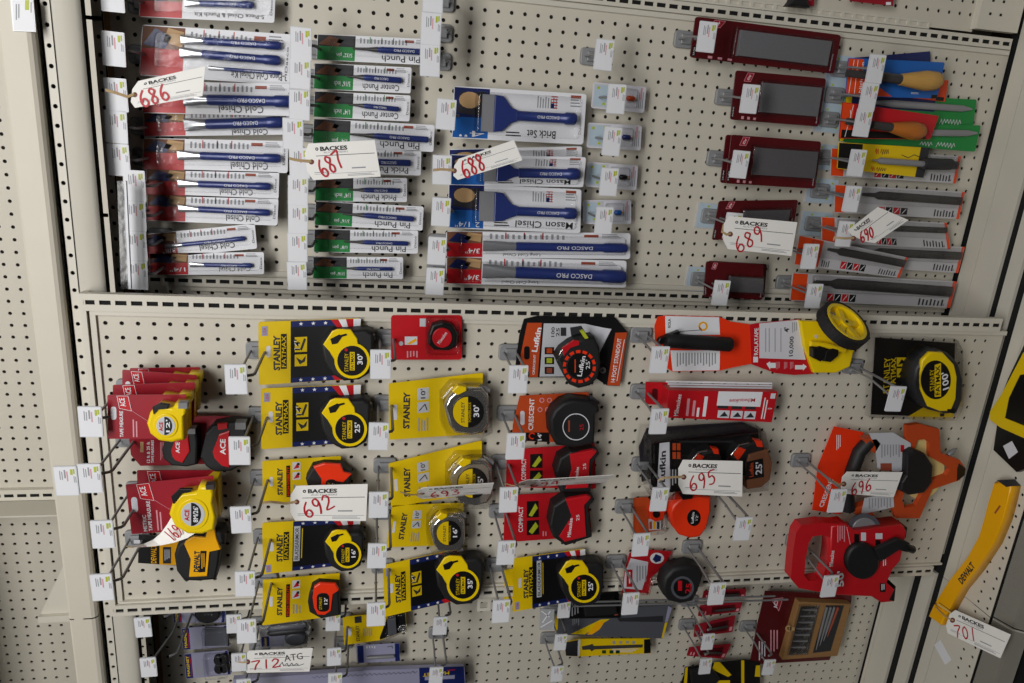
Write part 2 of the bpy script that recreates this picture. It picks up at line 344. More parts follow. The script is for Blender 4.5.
jU = un(92, 130, 1.1)[0]; g = GB(); vs = [(j, i, d) for i in (-40, 60) for j, d in ((-1.6, .6), (jU * .3 - 1.43 * .7, .66), (jU * .6 - 1.43 * .4, .75), (jU * .8 - 1.43 * .2, .85), (jU * .93 - 1.43 * .07, .95), (jU, 1.1))]; g.add(vs, [[k, k + 1, 7 + k, 6 + k] for k in range(5)], 'beige', True); g.build('underside_panel', sh)
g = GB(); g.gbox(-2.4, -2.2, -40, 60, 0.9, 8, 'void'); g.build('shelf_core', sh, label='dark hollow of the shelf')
g = GB(); g.perf([-1.24], hs, .62, 1.15, UP - .1, H8(.14), 'beige'); g.gbox(-1.55, -.93, -40, 60, UP + .14, UP + .2, 'void'); g.build('perforated_strip', sh)
g = GB(); g.gbox(-1.0, -.2, -40, 60, UP + .5, UP + .6, 'tan'); g.build('recess_back', sh, label='brown recess over the panels')
for px_, py_ in ((94, 18), (101, 215)):
    j, i = un(px_, py_, UP - .2); g = GB(); g.gbox(j - .5, j + .45, i - .12, i + .12, UP - .3, UP - .1, 'void'); g.build('joint_clip', sh, label='small black joint clip')
T = Thing('shelf_label', 'shiny price label stuck on the shelf lip in the top left corner', 'label', (22, 14), -.26, 0); m = MB(T).px(); m.prism([(10, -3), (33, -3), (36, 32), (13, 31)], 'holder', 0, .05); m.poly([(12, -2), (32, -2), (35, 31), (14, 30)], 'paper', .06); m.lines(15, 4, 20, 22, 2, 'grey_ink', .07); m.rect(25, 0, 29, 10, 'lime', .07); m.lines(30, 2, 32, 14, 1, 'grey_ink', .07); m.build('paper')
# pegboard above the shelf
fr = pegbay('pegboard_bay', 'pegboard far behind and above the shelf lip, at the left edge', FAR, -18.3, 15, 1.0, -31, 50, 1.0, -19, -3.3, -32, 19.5, [])
g = GB(); g.gbox(-19, -3.3, 18.6, 19.6, FAR - .5, FAR, 'beige')
for j in frange(-15, -6, 1): g.gbox(j - .34, j + .34, 19.0, 19.25, FAR - .56, FAR - .48, 'void')
g.build('slotted_upright', fr)
fr2 = pegbay('pegboard_bay', 'shadowed pegboard in the far left lower corner with a bracket before it', FAR + 2, -18.3, 15, 1.0, 20.4, 30, 1.0, -19, -3.3, 19.6, 51, [])
g = GB(); g.gbox(-19.4, -19, 20, 60, 0, FAR + 2.2, 'beige'); g.build('unseen_shade_shelf', fr2); g = GB(); g.gbox(-19, -3.4, 19.65, 19.8, FAR - 3, FAR + 2, 'beige'); g.build('divider', fr2)  # overhead shelf is out of view, added to shade this corner
br = fixture('shelf_bracket', 'beige triangular end bracket standing on the shelf at the left edge', 'bracket')
g = GB(); jA, iA = un(40, 615, 7); jB, iB = un(66, 560, 7); jC, iC = un(74, 616, 7)
vs = [(jA, iA, 7), (jB, iB, 7), (jC + 2, iB, 7), (jC + 2, iC, 7)]; vs = vs + [(a, b, c + .2) for a, b, c in vs]
g.add(vs, [[0, 1, 2, 3], [7, 6, 5, 4], [0, 4, 5, 1], [3, 7, 4, 0], [1, 5, 6, 2], [2, 6, 7, 3]], 'beige'); g.build('bracket_plate', br)
g = GB(); g.gbox(jA, jC + 2, iA - .1, iA + .5, 6.6, 7.3, 'beige'); g.build('bracket_flange', br)
# base deck
dk = fixture('base_deck', 'beige metal base shelf of the gondola with black joints, lower right', 'shelf')
def deckpiece(name, i0, i1_, d0, d1, k='beige', j=DECK, th_=.3, label=None):
    g = GB(); g.gbox(j, j + th_, i0, i1_, d0, d1, k); return g.build(name, dk, label)
deckpiece('joint_bed', -60, 60, -5.9, 8, 'void', DECK + .32, .3, 'black bed under the joints')
deckpiece('deck_plate', -60, 21, 5.15, 6.7); deckpiece('deck_plate', -60, 21, 2.6, 5.1); deckpiece('deck_strip', -60, 21, .5, 1.75)
deckpiece('deck_plate', 23.1, 60, 5.6, 6.0); deckpiece('deck_plate', 23.1, 60, 3.0, 5.55); deckpiece('deck_strip', 23.1, 60, .5, 1.95)
for a, b in ((-60, -25.1), (-25.05, 22.85), (22.9, 60)): deckpiece('front_plate', a, b, -1.5, -.4)
def deckperf(i0, i1_, name='perforated_deck'):
    g = GB(); g.gbox(DECK, DECK + .3, i0, i1_, -3.95, -1.55, 'beige')
    out = [(-.5, -.5), (0, -.5), (.5, -.5), (.5, 0), (.5, .5), (0, .5), (-.5, .5), (-.5, 0)]; hole = H8(.13)
    ii = frange(i0 + .5, i1_ - .5, 1.0)
    for d in (-4.45, -5.45):
        for i in ii:
            vs = [(DECK, i + b, d + a) for a, b in out] + [(DECK, i + b, d + a) for a, b in hole] + [(DECK + .05, i + b, d + a) for a, b in hole]; fs = []
            for q in range(8):
                r = (q + 1) % 8; fs += [[q, 8 + q, 8 + r, r], [8 + q, 16 + q, 16 + r, 8 + r]]
            g.add(vs, fs, 'beige')
    g.build(name, dk)
deckperf(-60, -25); deckperf(-25, 23); deckperf(23.06, 60.06)
# clear price channel on the front edge
for a, b in ((-60, 22.95), (23.05, 60)):
    t = fixture('price_channel', 'clear grey plastic price channel on the deck edge, ' + ('upper run' if b < 30 else 'run nearest the lower right corner'), 'price channel', 'price channels on the deck edge')
    g = GB(); vs = [(DECK - .05, a, -5.98), (DECK - .05, b, -5.98), (DECK + .5, b, -7.6), (DECK + .5, a, -7.6), (DECK + 1.6, b, -8.3), (DECK + 1.6, a, -8.3)]
    g.add(vs, [[0, 1, 2, 3], [3, 2, 4, 5]], 'channel'); g.build('channel_face', t)
    g = GB(); vs = [(DECK + .3, a, -5.95), (DECK + .3, b, -5.95), (DECK + .9, b, -7.5), (DECK + .9, a, -7.5), (DECK + 1.8, b, -8.1), (DECK + 1.8, a, -8.1)]
    g.add(vs, [[0, 1, 2, 3], [3, 2, 4, 5]], 'beige'); g.build('channel_back', t)
g = GB(); g.gbox(DECK + 1.6, zf_, -60, 60, -7.2, -6.8, 'void'); g.build('kick_plate', dk, label='black kick plate')
# ---------------------------------------------------------------- peg hooks with price labels
HOOKC = {}
def hook_meshes(L, sc, base_off, bk):
    key = (round(L, 2), round(sc, 2), base_off, bk)
    if key in HOOKC: return HOOKC[key]
    bu, bv = base_off
    b = MB(); b.prism(b.rr(bu - .35, bv - .62, bu + 1.35, bv + .62, .25), 'plate', .03, .3, .08); b.box(bu + .1, bv - .35, bu + .95, bv + .35, 'plate', .3, .55, .08)
    p = MB(); p.tube([(bu + .95, bv, .3), (bu + .95, bv, L * .82), (bu + .86, bv, L * .86), (bu + .45, bv + .02, L * .9)], .1, 'steel', 8)
    a = MB(); a.tube([(bu, bv, .3), (bu, bv, L * .5), (0, 0, L * .92), (0, 0, L - .1)], .085, 'steel', 8)
    l = MB(); w, h = .66 * sc, 1.0 * sc
    l.prism(l.rr(-w, -h, w, h, .06, n=2), 'holder', L - .1, L); l.rect(-w + .05, -h + .05, w - .05, h - .05, 'paper', L + .01)
    l.rect(w * .42, h * .42, w * .62, h * .8, 'lime', L + .02); l.rect(w * .66, h * .5, w * .8, h * .82, 'lime', L + .02)
    l.lines(-w * .55, h * .1, -w * .2, h * .8, 2, 'grey_ink', L + .02); l.lines(w * .02, h * .0, w * .26, h * .75, 1, 'pink_ink', L + .02); l.lines(w * .64, -h * .1, w * .9, h * .4, 2, 'grey_ink', L + .02)
    l.lines(-w * .2, h * .2, w * .1, h * .85, 1, 'grey_ink', L + .02)
    r = [b.mesh('base_plate'), p.mesh('prong'), a.mesh('label_arm'), l.mesh('price_label')]
    if bk:
        c = MB(); c.prism(c.rr(bu - .75, bv - 1.05, bu + 2.2, bv + 1.05, .1), 'pale_grey', .02, .1); c.rect(bu - .6, bv - 1, bu + 2, bv + 1, 'sky_blue', .11)
        for t in ((.1, .7), (1.2, -.7), (1.5, .6)): c.rect(bu + t[0], bv + t[1], bu + t[0] + .2, bv + t[1] + .15, 'lime', .12)
        r.append(c.mesh('backer_card'))
    HOOKC[key] = r; return r
def hook(px, py, bay, who, L=6.0, sc=1.0, off=(0.0, 0.0), bk=False, roll=None):
    j, i = un(px, py, bay - L)
    t = Thing('peg_hook', 'grey peg hook with price label, ' + who, 'hook', None, bay, random.uniform(-1.5, 1.5) if roll is None else roll, 'peg hooks with price labels', (j, i))
    for me in hook_meshes(L, sc, off, bk):
        o = bpy.data.objects.new(me.name.split('.')[0], me); COLL.objects.link(o); o.parent = t.o
    return t
# ---------------------------------------------------------------- upper bay: blue chisels and punches on cards
# tool profile: (t, half width, half height)
def blue_tool(m, p0, p1, r, w, head=True, tip='tip_steel', taper=1.0, flare=0.0):
    """cold chisel / punch lying along the card: bright ground tip at p0, struck head at p1"""
    m2 = MB(m.T); m2.mode = m.mode; m2.k = m.k
    if m.mode == 'fr': m2.c4 = m.c4
    a = .22 if head else .3
    m2.turn((p0[0], p0[1]), (p0[0] + (p1[0] - p0[0]) * a, p0[1] + (p1[1] - p0[1]) * a), [(0, r * (1.25 + flare), .03), (.35, r * (1.2 + flare), r * .45), (.8, r * 1.02, r * .85), (1, r, r)] if head else [(0, r * .3, r * .3), (.6, r * .5, r * .5), (1, r * .9, r * .9)], 'bright_steel' if head else 'dark_steel', w)
    b = (p0[0] + (p1[0] - p0[0]) * a, p0[1] + (p1[1] - p0[1]) * a)
    m3 = MB(m.T); m3.mode = m.mode; m3.k = m.k
    if m.mode == 'fr': m3.c4 = m.c4
    m3.turn(b, p1, [(0, r * 1.0), (.03, r * 1.06), (.78, r * 1.0), (.8, r * 1.18), (.96, r * 1.2), (1, r * .95)] if head else [(0, r * .8), (.08, r), (.97, r), (1, r * .8)], 'tool_blue', w, n=12)
    ob = m3.build('chisel_shank' if head else 'punch_shank', m.T.o)
    m2.build('ground_tip', ob)
def chisel_card(label, pL, pR, h, d, red, title, tools, sub=None, size=None, head_col='red', photo=('brown', 'navy', 'tan'), kind='cold_chisel_pack', cat='chisel', grp='blue chisels on hanging cards', punch=False, title_at=(.62, .94), th=.2, tg=.17, roll=0, hdr_text=None):
    T = Thing(kind, label, cat, pL, d, 0, grp); m = MB(T).px().strip(pL, pR, h)
    L = m.c4; m.prism(m.rr(0, 0, 1, 1, .015, .08), 'white', 0, .06)
    f = red; m.rect(0.004, .02, f, .55, head_col, .07); m.rect(0.004, .55, f, .98, photo[0], .07)
    m.poly([(.01, .62), (f * .55, .55), (f * .7, .8), (f * .3, .95)], photo[1], .08); m.poly([(f * .5, .7), (f * .95, .6), (f * .98, .9), (f * .6, .97)], photo[2], .08)
    if size: m.text(size, (f * .93, .25), (f * .52, .25), abs(L[3][1] - L[0][1]) * .2, 'white', .09, .01)
    if hdr_text: m.text(hdr_text, (f * .95, .12), (f * .2, .12), abs(L[3][1] - L[0][1]) * .09, 'white', .09)
    ink = 'red' if head_col == 'red' else ('green' if head_col == 'green' else 'blue')
    for q in range(3): m.rect(f + .12 + q * .1, .72, f + .127 + q * .1, .97, ink, .07)
    m.lines(f + .03, .72, f + .45, .95, 14, 'grey_ink', .07); m.rect(.74, .82, .82, .92, 'rust', .07); m.lines(.84, .78, .96, .96, 3, 'grey_ink', .07, True)
    m.text(title, (title_at[1], tg), (title_at[0], tg), abs(L[3][1] - L[0][1]) * th, 'ink', .075, .008)
    if sub: m.text(sub, (title_at[0] - .02, tg), (title_at[0] - .14, tg), abs(L[3][1] - L[0][1]) * th * .5, 'grey_ink', .075)
    m.text('Dasco', (.972, .25), (.972, .75), .16, 'ink', .075) if len(title) < 30 else None
    m.build('card')
    for (f0, f1, g0, g1, r) in tools:
        blue_tool(m, (f0, g0), (f1, g1), r, .06 + r * 1.1, not punch)
        m5 = MB(T); m5.mode = 'fr'; m5.c4 = m.c4
        a = (f0 * .25 + f1 * .75, g0 * .25 + g1 * .75); b = (f0 * .5 + f1 * .5, g0 * .5 + g1 * .5)
        m5.text('DASCO PRO', a, b, r * .8, 'white', .06 + r * 2.18); m5.build('lettering')
    c = MB(T); c.mode = 'fr'; c.c4 = m.c4
    rm = max(t[4] for t in tools); c.prism(c.rr(red * .35, .2, .965, .86, .02, .1), 'clear', .075, .12 + rm * 2.4, .12); c.build('blister')
    return T
DU = UP - 1.4
C1 = [
 ((140, 2), (275, 8), 30, .31, '5-Piece Chisel & Punch Kit', [(.33, .84, .52, .55, .2), (.33, .84, .84, .86, .22)], 'card of several blue chisels cut off by the top edge', (.4, .92), .16),
 ((141, 50), (291, 60), 51, .28, '3-Piece Cold Chisel Kit', [(.26, .93, .75, .76, .24), (.26, .93, .5, .47, .28), (.45, .935, .24, .23, .11)], 'wide card of three blue cold chisels behind the crooked tag 686', (.6, .98), .13),
 ((143, 97), (293, 100), 32, .28, 'Cold Chisel', [(.27, 1.0, .45, .45, .34)], 'thick blue cold chisel on a card half hidden under the tag 686', (.5, .8), .16),
 ((144, 124), (289, 122), 25, .28, 'Cold Chisel', [(.28, .96, .45, .5, .34)], 'blue chisel on a narrow card, fourth down the left row of chisels', (.6, .85), .1),
 ((143, 154), (288, 157), 32, .28, 'Cold Chisel', [(.24, .95, .5, .46, .27)], 'blue cold chisel with wide bright tip on card, fifth down the left row', (.6, .86), .18),
 ((146, 182), (279, 185.5), 27, .29, 'Cold Chisel', [(.24, .94, .5, .47, .23)], 'blue cold chisel with wrinkled shiny blister, sixth down the left row', (.55, .8), .2),
 ((147, 207), (278, 212), 27, .29, 'Cold Chisel', [(.24, .94, .52, .48, .21)], 'slim blue cold chisel with long bright tip, seventh down the left row', (.6, .86), .2),
 ((146, 246.5), (256, 236), 25, .28, 'Cold Chisel', [(.17, .9, .45, .47, .15)], 'small blue cold chisel whose card hangs tilted in the left row', (.48, .8), .22),
 ((150, 264), (264, 263), 22, .33, 'Cold Chisel', [(.35, .9, .48, .42, .15)], 'shortest blue cold chisel, lowest card of the left row above the upright', (.6, .88), .24)]
szs = [None, None, None, None, None, None, None, '3/8"', '1/4"']
for n, (a, b, h, red, ti, tools, lab, ta, tg_) in enumerate(C1):
    chisel_card(lab, a, b, h, DU + (-.6 if n == 2 else (.3 if n == 3 else 0)), red, ti, tools, None, szs[n], title_at=ta, tg=tg_ + .02, th=.24 if n > 1 else .15)
C2 = [
 ((317, 47), (434, 52.5), 26, 'Pin Punch', '5/32" pin', (.3, 1.0, .5, .48, .14), 'pin punch on green-headed card at the top of the punch row', .32),
 ((314, 76), (411, 80.5), 26, 'Center Punch', '5/16" inch', (.33, .9, .55, .48, .14), 'center punch marked 5/16 on green-headed card, second of the punch row', .4),
 ((314, 104), (410, 108.5), 26, 'Center Punch', '1/4" inch', (.35, .88, .55, .45, .12), 'center punch marked 1/4 on green-headed card, third of the punch row', .4),
 ((313, 132), (434, 138.5), 27, 'Pin Punch', '1/4" pin', (.3, .95, .5, .45, .15), 'long pin punch on green-headed card just above the tag 687', .3),
 ((313, 160), (421, 163), 25, 'Prick Punch', '3/8" inch', (.35, .9, .5, .5, .16), 'prick punch on card mostly hidden behind the tag 687', .34),
 ((315, 189), (407, 190), 24, 'Prick Punch', '1/4" inch', (.36, .92, .5, .48, .12), 'prick punch marked 1/4 on card just below the tag 687', .41),
 ((315, 213), (423, 218.5), 24, 'Pin Punch', '3/16" pin', (.25, .91, .55, .48, .14), 'pin punch marked 3/16 on green-headed card, seventh of the punch row', .34),
 ((314, 240.5), (418, 242), 23, 'Pin Punch', '1/8" pin', (.28, .9, .5, .45, .12), 'pin punch marked 1/8 on green-headed card, eighth of the punch row', .34),
 ((313, 267.5), (403, 268), 22, 'Pin Punch', '1/16" pin', (.3, .88, .5, .48, .1), 'pin punch marked 1/16 on the lowest green-headed card of the punch row', .37)]
for (a, b, h, ti, sz, tl, lab, red) in C2:
    chisel_card('blue ' + lab, a, b, h, DU, red, ti, [tl[:4] + (tl[4] * 1.5,)], None, sz, 'green', ('photo_dark', 'brown', 'charcoal'), 'punch_pack', 'punch', 'blue punches on green-headed cards', True, (.55 if len(ti) < 10 else .5, .88), .25, .18)

def brick_card(label, TL, TR, BR, BL, fb, title, blade, handle, d, size=None, title_at=(.58, .8), flag=True):
    T = Thing('brick_chisel_pack', label, 'chisel', ((TL[0] + BR[0]) / 2, (TL[1] + BR[1]) / 2), d, 0, 'wide masonry chisels on blue-headed cards'); m = MB(T).px().quad4(TL, TR, BR, BL)
    H = abs(m.c4[3][1] - m.c4[0][1])
    m.prism(m.rr(0, 0, 1, 1, .02, .05), 'white', 0, .06)
    m.rect(.005, .02, fb, .98, 'blue', .07); m.rect(.005, .42, fb, .98, 'navy', .075); m.poly([(.03, .5), (fb * .8, .45), (fb * .9, .92), (.05, .9)], 'photo_dark', .08); m.poly(m.circ(fb * .45, .75, fb * .3, 14, .16), 'tan', .085)
    m.lines(.62, .68, .78, .94, 8, 'grey_ink', .07); m.lines(.88, .72, .97, .9, 3, 'grey_ink', .07, True); m.rect(.88, .9, .96, .96, 'rust', .07)
    if flag:
        for q in range(5): m.rect(.73, .68 + q * .055, .78, .7 + q * .055, 'red', .075)
        m.rect(.73, .68, .755, .78, 'navy', .08)
    m.text(title, (title_at[1], .16), (title_at[0], .16), H * .16, 'ink', .075, .012); m.lines(title_at[0] - .16, .08, title_at[0] - .03, .2, 2, 'ink', .07, True)
    if size: m.text(size, (fb * .9, .1), (fb * .2, .1), H * .12, 'white', .09)
    m.text('Dasco', (.965, .2), (.965, .42), .2, 'ink', .075)
    m.build('card')
    b0, b1, g0, g1 = blade; h1, gh, rh = handle; gm = (g0 + g1) / 2
    q = MB(T); q.mode = 'fr'; q.c4 = m.c4; q.prism([(b0, g0), (b1, g0), (b1, g1), (b0, g1)], 'grey_steel', .2, .32, .03)
    sb = MB(T); sb.mode = 'fr'; sb.c4 = m.c4
    s1 = b1 + (h1 - b1) * .3
    sb.prism([(b1, g0), (b1 + (s1 - b1) * .35, g0 + .02), (b1 + (s1 - b1) * .7, gh - .15), (s1, gh - .1), (s1, gh + .1), (b1 + (s1 - b1) * .7, gh + .15), (b1 + (s1 - b1) * .35, g1 - .02), (b1, g1)], 'tool_blue', .16, .42, .08)
    sb.turn((s1 - .02, gh), (h1, gh), [(0, rh, rh * .8), (.8, rh), (.82, rh * 1.25), (.97, rh * 1.25), (1, rh)], 'tool_blue', .1 + rh)
    sb.text('DASCO PRO', (s1 + (h1 - s1) * .68, gh), (s1 + (h1 - s1) * .3, gh), rh * .6, 'white', .1 + rh * 2.03)
    o = sb.build('chisel_body'); q.build('blade', o)
    c = MB(T); c.mode = 'fr'; c.c4 = m.c4; c.prism(c.rr(b0 - .05, .1, .95, .92, .03, .08), 'clear', .08, .16 + rh * 2.6, .2); c.build('blister')
K = lambda ox, oy, k, P: [(ox + x / k, oy + y / k) for x, y in P]
brick_card('wide blue brick set on white card, topmost of the masonry chisels', *K(420, 70, 4.267, [(145, 68), (710, 103), (695, 318), (135, 290)]), .265, 'Brick Set', (.21, .3, .16, .88), (.92, .5, .36), DU, '4"', (.56, .78))
brick_card('blue mason chisel card hanging behind another one, under the tag 688', *K(420, 70, 4.267, [(123, 338), (690, 325), (690, 470), (123, 480)]), .26, 'Mason Chisel', (.25, .34, .15, .85), (.93, .5, .3), DU + .5, None, (.5, .9))
brick_card('blue mason chisel half covered by the slanted tag 688', *K(420, 70, 4.267, [(125, 360), (708, 372), (695, 500), (120, 490)]), .26, 'Mason Chisel', (.25, .34, .15, .85), (.945, .45, .36), DU - .8, None, (.52, .9))
brick_card('blue mason chisel with wide steel blade, marked 2 1/4, below the tag 688', *K(420, 160, 4.267, [(122, 98), (688, 125), (683, 312), (118, 290)]), .26, 'Mason Chisel', (.225, .335, .2, .86), (.95, .46, .36), DU - .5, '2 1/4"', (.5, .94))
for (a, b, h, tl, lab, tg2) in (((446, 244), (630, 246), 26, (.19, .97, .48, .45, .33), 'long blue cold chisel on a red-headed card, upper of the two long ones', .14), ((446, 270), (626, 274), 27, (.19, .98, .55, .45, .46), 'long thick blue cold chisel on a red-headed card, just above the upright', .13)):
    chisel_card(lab, a, b, h, DU, .19, 'Long Cold Chisel', [tl], None, '3/4"', 'red', ('brown', 'navy', 'tan'), 'cold_chisel_pack', 'chisel', 'blue chisels on hanging cards', False, (.3, .5), .15, tg2)

# small pale cards with little drill parts
for n, (a, b, h, c) in enumerate((((592, 95), (645, 100), 26, 'dull_orange'), ((587, 135), (641, 138), 25, 'tool_blue'), ((586, 174), (637, 178), 25, 'black'), ((583, 212), (631, 212), 24, 'blue'))):
    T = Thing('small_parts_card', 'pale card with tiny ' + ('orange', 'dark blue', 'black', 'light blue and gold')[n] + ' plug, ' + ('top', 'second', 'third', 'lowest')[n] + ' of four beside the masonry chisels', 'card', a, UP - .8, 0, 'small pale cards on hooks')
    m = MB(T).px().strip(a, b, h); m.prism(m.rr(0, 0, 1, 1, .04, .08), 'off_white', 0, .05); m.rect(.02, .05, .42, .95, 'pale_grey', .06); m.rect(.04, .1, .3, .9, 'sky_blue', .065)
    for q in ((.08, .75), (.3, .8), (.2, .15)): m.rect(q[0], q[1], q[0] + .05, q[1] + .1, 'lime', .07)
    m.lines(.83, .15, .97, .9, 4, 'grey_ink', .06); m.rect(.9, .5, .93, .95, 'pink_ink', .065); m.build('card')
    p = MB(T); p.mode = 'fr'; p.c4 = m.c4; p.turn((.62, .5), (.78, .5), [(0, .06), (.15, .2), (.85, .2), (1, .12)], c, .3); p.turn((.7, .5), (.8, .5), [(0, .08), (1, .08)], 'amber', .3); o = p.build('plug')
    p = MB(T); p.mode = 'fr'; p.c4 = m.c4; p.prism(p.rr(.46, .12, .82, .88, .04, .08), 'clear', .06, .6, .1); p.build('blister')

# dark red cards of sharpening stones
def stone_card(label, TL, TR, BR, BL, st, d, stack=0, stone='stone', zig=True):
    T = Thing('sharpening_stone_pack', label, 'sharpening stone', ((TL[0] + BR[0]) / 2, (TL[1] + BR[1]) / 2), d, 0, 'sharpening stones on dark red cards'); m = MB(T).px().quad4(TL, TR, BR, BL)
    m.prism(m.rr(0, 0, 1, 1, .025, .06), 'maroon', 0, .07, .02); m.rect(.01, .04, .035, .28, 'black', .08); m.text('25/50', (.022, .06), (.022, .26), .1, 'white', .09)
    m.poly([(.1, .8), (.17, .8), (.2, .97), (.13, .97)], 'crimson', .08); m.line([(.1, .8), (.17, .8), (.2, .97), (.13, .97), (.1, .8)], .03, 'pink_ink', .085); m.text('ACE', (.165, .93), (.14, .83), .18, 'white', .09, .02)
    m.lines(.1, .03, .3, .1, 3, 'pink_ink', .08); m.text('SHARPENING', (.965, .06), (.965, .5), .1, 'off_white', .08); m.build('card')
    p = MB(T); p.mode = 'fr'; p.c4 = m.c4; x0, x1, y0, y1 = st; p.box(x0, y0, x1, y1, stone, .08, .4, .05); p.build('stone')
    p = MB(T); p.mode = 'fr'; p.c4 = m.c4; p.prism(p.rr(x0 - .04, y0 - .06, x1 + .015, y1 + .06, .02, .05), 'clear', .075, .55, .12); p.build('blister')
KQ = lambda P: K(660, 0, 4.267, P)
stone_card('long grey sharpening stone on dark red card, first under the top upright', *KQ([(150, 70), (772, 150), (740, 315), (125, 245)]), (.3, .93, .17, .8), UP - 1.0)
stone_card('square grey stone on dark red card, second in the stone row', *KQ([(322, 300), (708, 335), (675, 540), (297, 510)]), (.3, .95, .2, .8), UP - 1.0)
stone_card('dark red stone card hanging behind the third one in the stone row', *K(660, 120, 4.267, [(280, 62), (640, 92), (640, 290), (255, 268)]), (.3, .9, .2, .75), UP - .9)
stone_card('dark stone on dark red card, front one on the third stone hook', *K(660, 120, 4.267, [(303, 62), (687, 92), (660, 293), (278, 270)]), (.27, .96, .22, .78), UP - 1.8, 0, 'stone_dark')
stone_card('dark stone on dark red card covered by the tag 689', *K(660, 120, 4.267, [(250, 345), (588, 340), (560, 500), (220, 512)]), (.33, .9, .2, .75), UP - 1.0, 0, 'stone_dark')
stone_card('dark red card behind the lowest and smallest stone card', *K(512, 171, 4, [(785, 358), (1018, 372), (1008, 505), (775, 500)]), (.4, .9, .3, .7), UP - .8, 0, 'stone_dark')
stone_card('small dark stone on the lowest dark red card of the stone row', *K(512, 171, 4, [(775, 361), (1005, 372), (1000, 514), (765, 502)]), (.4, .98, .2, .62), UP - 1.6, 0, 'stone_dark')

# files and rasps
def wood_handle(T, p0, p1, p2, r, k, w):
    m = MB(T).px(); m.turn(p1, p2, [(0, r * .55), (.25, r * .75), (.6, r), (.85, r * .92), (.96, r * .55), (1, r * .15)], k, w, n=16); o = m.build('wooden_handle')
    m = MB(T).px(); m.turn(p0, p1, [(0, r * .45), (1, r * .5)], 'dark_steel', w); m.build('ferrule', o)
def file_card(label, TL, TR, BR, BL, base, d, head=None, name='file_pack', cat='file', grp='files on hanging cards'):
    T = Thing(name, label, cat, ((TL[0] + BR[0]) / 2, (TL[1] + BR[1]) / 2), d, 0, grp); m = MB(T).px().quad4(TL, TR, BR, BL); m.prism(m.rr(0, 0, 1, 1, .015, .05), base, 0, .06)
    if head: m.rect(.005, .02, head[0], .98, head[1], .07)
    return T, m
K8 = lambda P: K(800, 40, 5.333, P)
T, m = file_card('blue file card hanging behind the wooden-handled file, tilted up at the top', *K8([(285, 95), (692, 60), (695, 175), (290, 190)]), 'navy', UP - .5); m.lines(.7, .2, .95, .6, 3, 'blue', .07, True); m.build('card')
T, m = file_card('blue card with a file with a pale yellow wooden handle, top of the file row', *K8([(255, 95), (770, 120), (728, 312), (240, 300)]), 'blue', UP - 1.8, (.16, 'orange'))
m.poly([(.16, .02), (.5, .02), (.2, .5), (.16, .5)], 'orange', .075); m.text('Nicholson', (.15, .1), (.15, .9), .25, 'white', .08, .01); m.line([(.03, .05), (.06, .95)], .05, 'white', .08); m.line([(.09, .05), (.1, .95)], .05, 'white', .08); m.lines(.7, .1, .8, .16, 2, 'off_white', .07, True); m.poly([(.93, .0), (.995, .0), (.995, .1), (.93, .1)], 'black', .08); m.build('card')
wood_handle(T, (880, 76.5), (900, 79.5), (942, 81.5), .78, 'wood_pale', .8)
q = MB(T).px(); q.turn((846, 73), (884, 77), [(0, .28), (1, .3)], 'dark_steel', .75, .3); q.build('file_blade')
T, m = file_card('orange-red file card peeking out behind the blue card with the pale handle', *K8([(600, 205), (790, 215), (770, 330), (600, 310)]), 'orange', UP - .9); m.rect(.7, .02, .95, .2, 'black', .07); m.build('card')
T, m = file_card('green file card with a slim grey file, upper of the two green ones', *K8([(240, 285), (940, 318), (918, 472), (230, 430)]), 'green', UP - .7, (.05, 'yellow')); m.scrawl((.9, .17), (.73, .17), .2, 14, 'off_white', .07); m.poly([(.05, .55), (.68, .5), (.68, 1), (.05, 1)], 'navy', .075); m.build('card')
q = MB(T); q.mode = 'fr'; q.c4 = m.c4; q.turn((.2, .72), (.96, .66), [(0, .12), (.2, .3), (.9, .26), (1, .08)], 'grey_steel', .25, .4); q.build('file_blade')
T, m = file_card('red card with a file with an orange-brown wooden handle, above the green card', *K8([(225, 330), (738, 405), (690, 530), (205, 525)]), 'red', UP - 2.2, (.12, 'orange')); m.poly([(.02, .02), (.96, .02), (.9, .22), (.02, .25)], 'black', .075); m.line([(.09, .4), (.1, .6), (.085, .8)], .05, 'white', .08); m.line([(.06, .05), (.11, .95)], .05, 'white', .08); m.build('card')
wood_handle(T, (872, 125), (891, 127.5), (925, 132.5), .72, 'wood_orange', .8)
q = MB(T).px(); q.turn((846, 121), (874, 125), [(0, .25), (1, .28)], 'dark_steel', .7, .3); q.build('file_blade')
T, m = file_card('green file card with a slim grey file, lower of the two green ones', *K8([(215, 440), (962, 455), (930, 596), (205, 540)]), 'green', UP - 1.2, (.03, 'yellow')); m.scrawl((.84, .17), (.7, .17), .2, 12, 'off_white', .07); m.scrawl((.67, .17), (.58, .17), .18, 8, 'off_white', .07); m.build('card')
q = MB(T); q.mode = 'fr'; q.c4 = m.c4; q.turn((.2, .55), (.97, .7), [(0, .12), (.2, .3), (.9, .26), (1, .08)], 'grey_steel', .3, .4); q.build('file_blade')
K9 = lambda P: K(800, 130, 5.333, P)
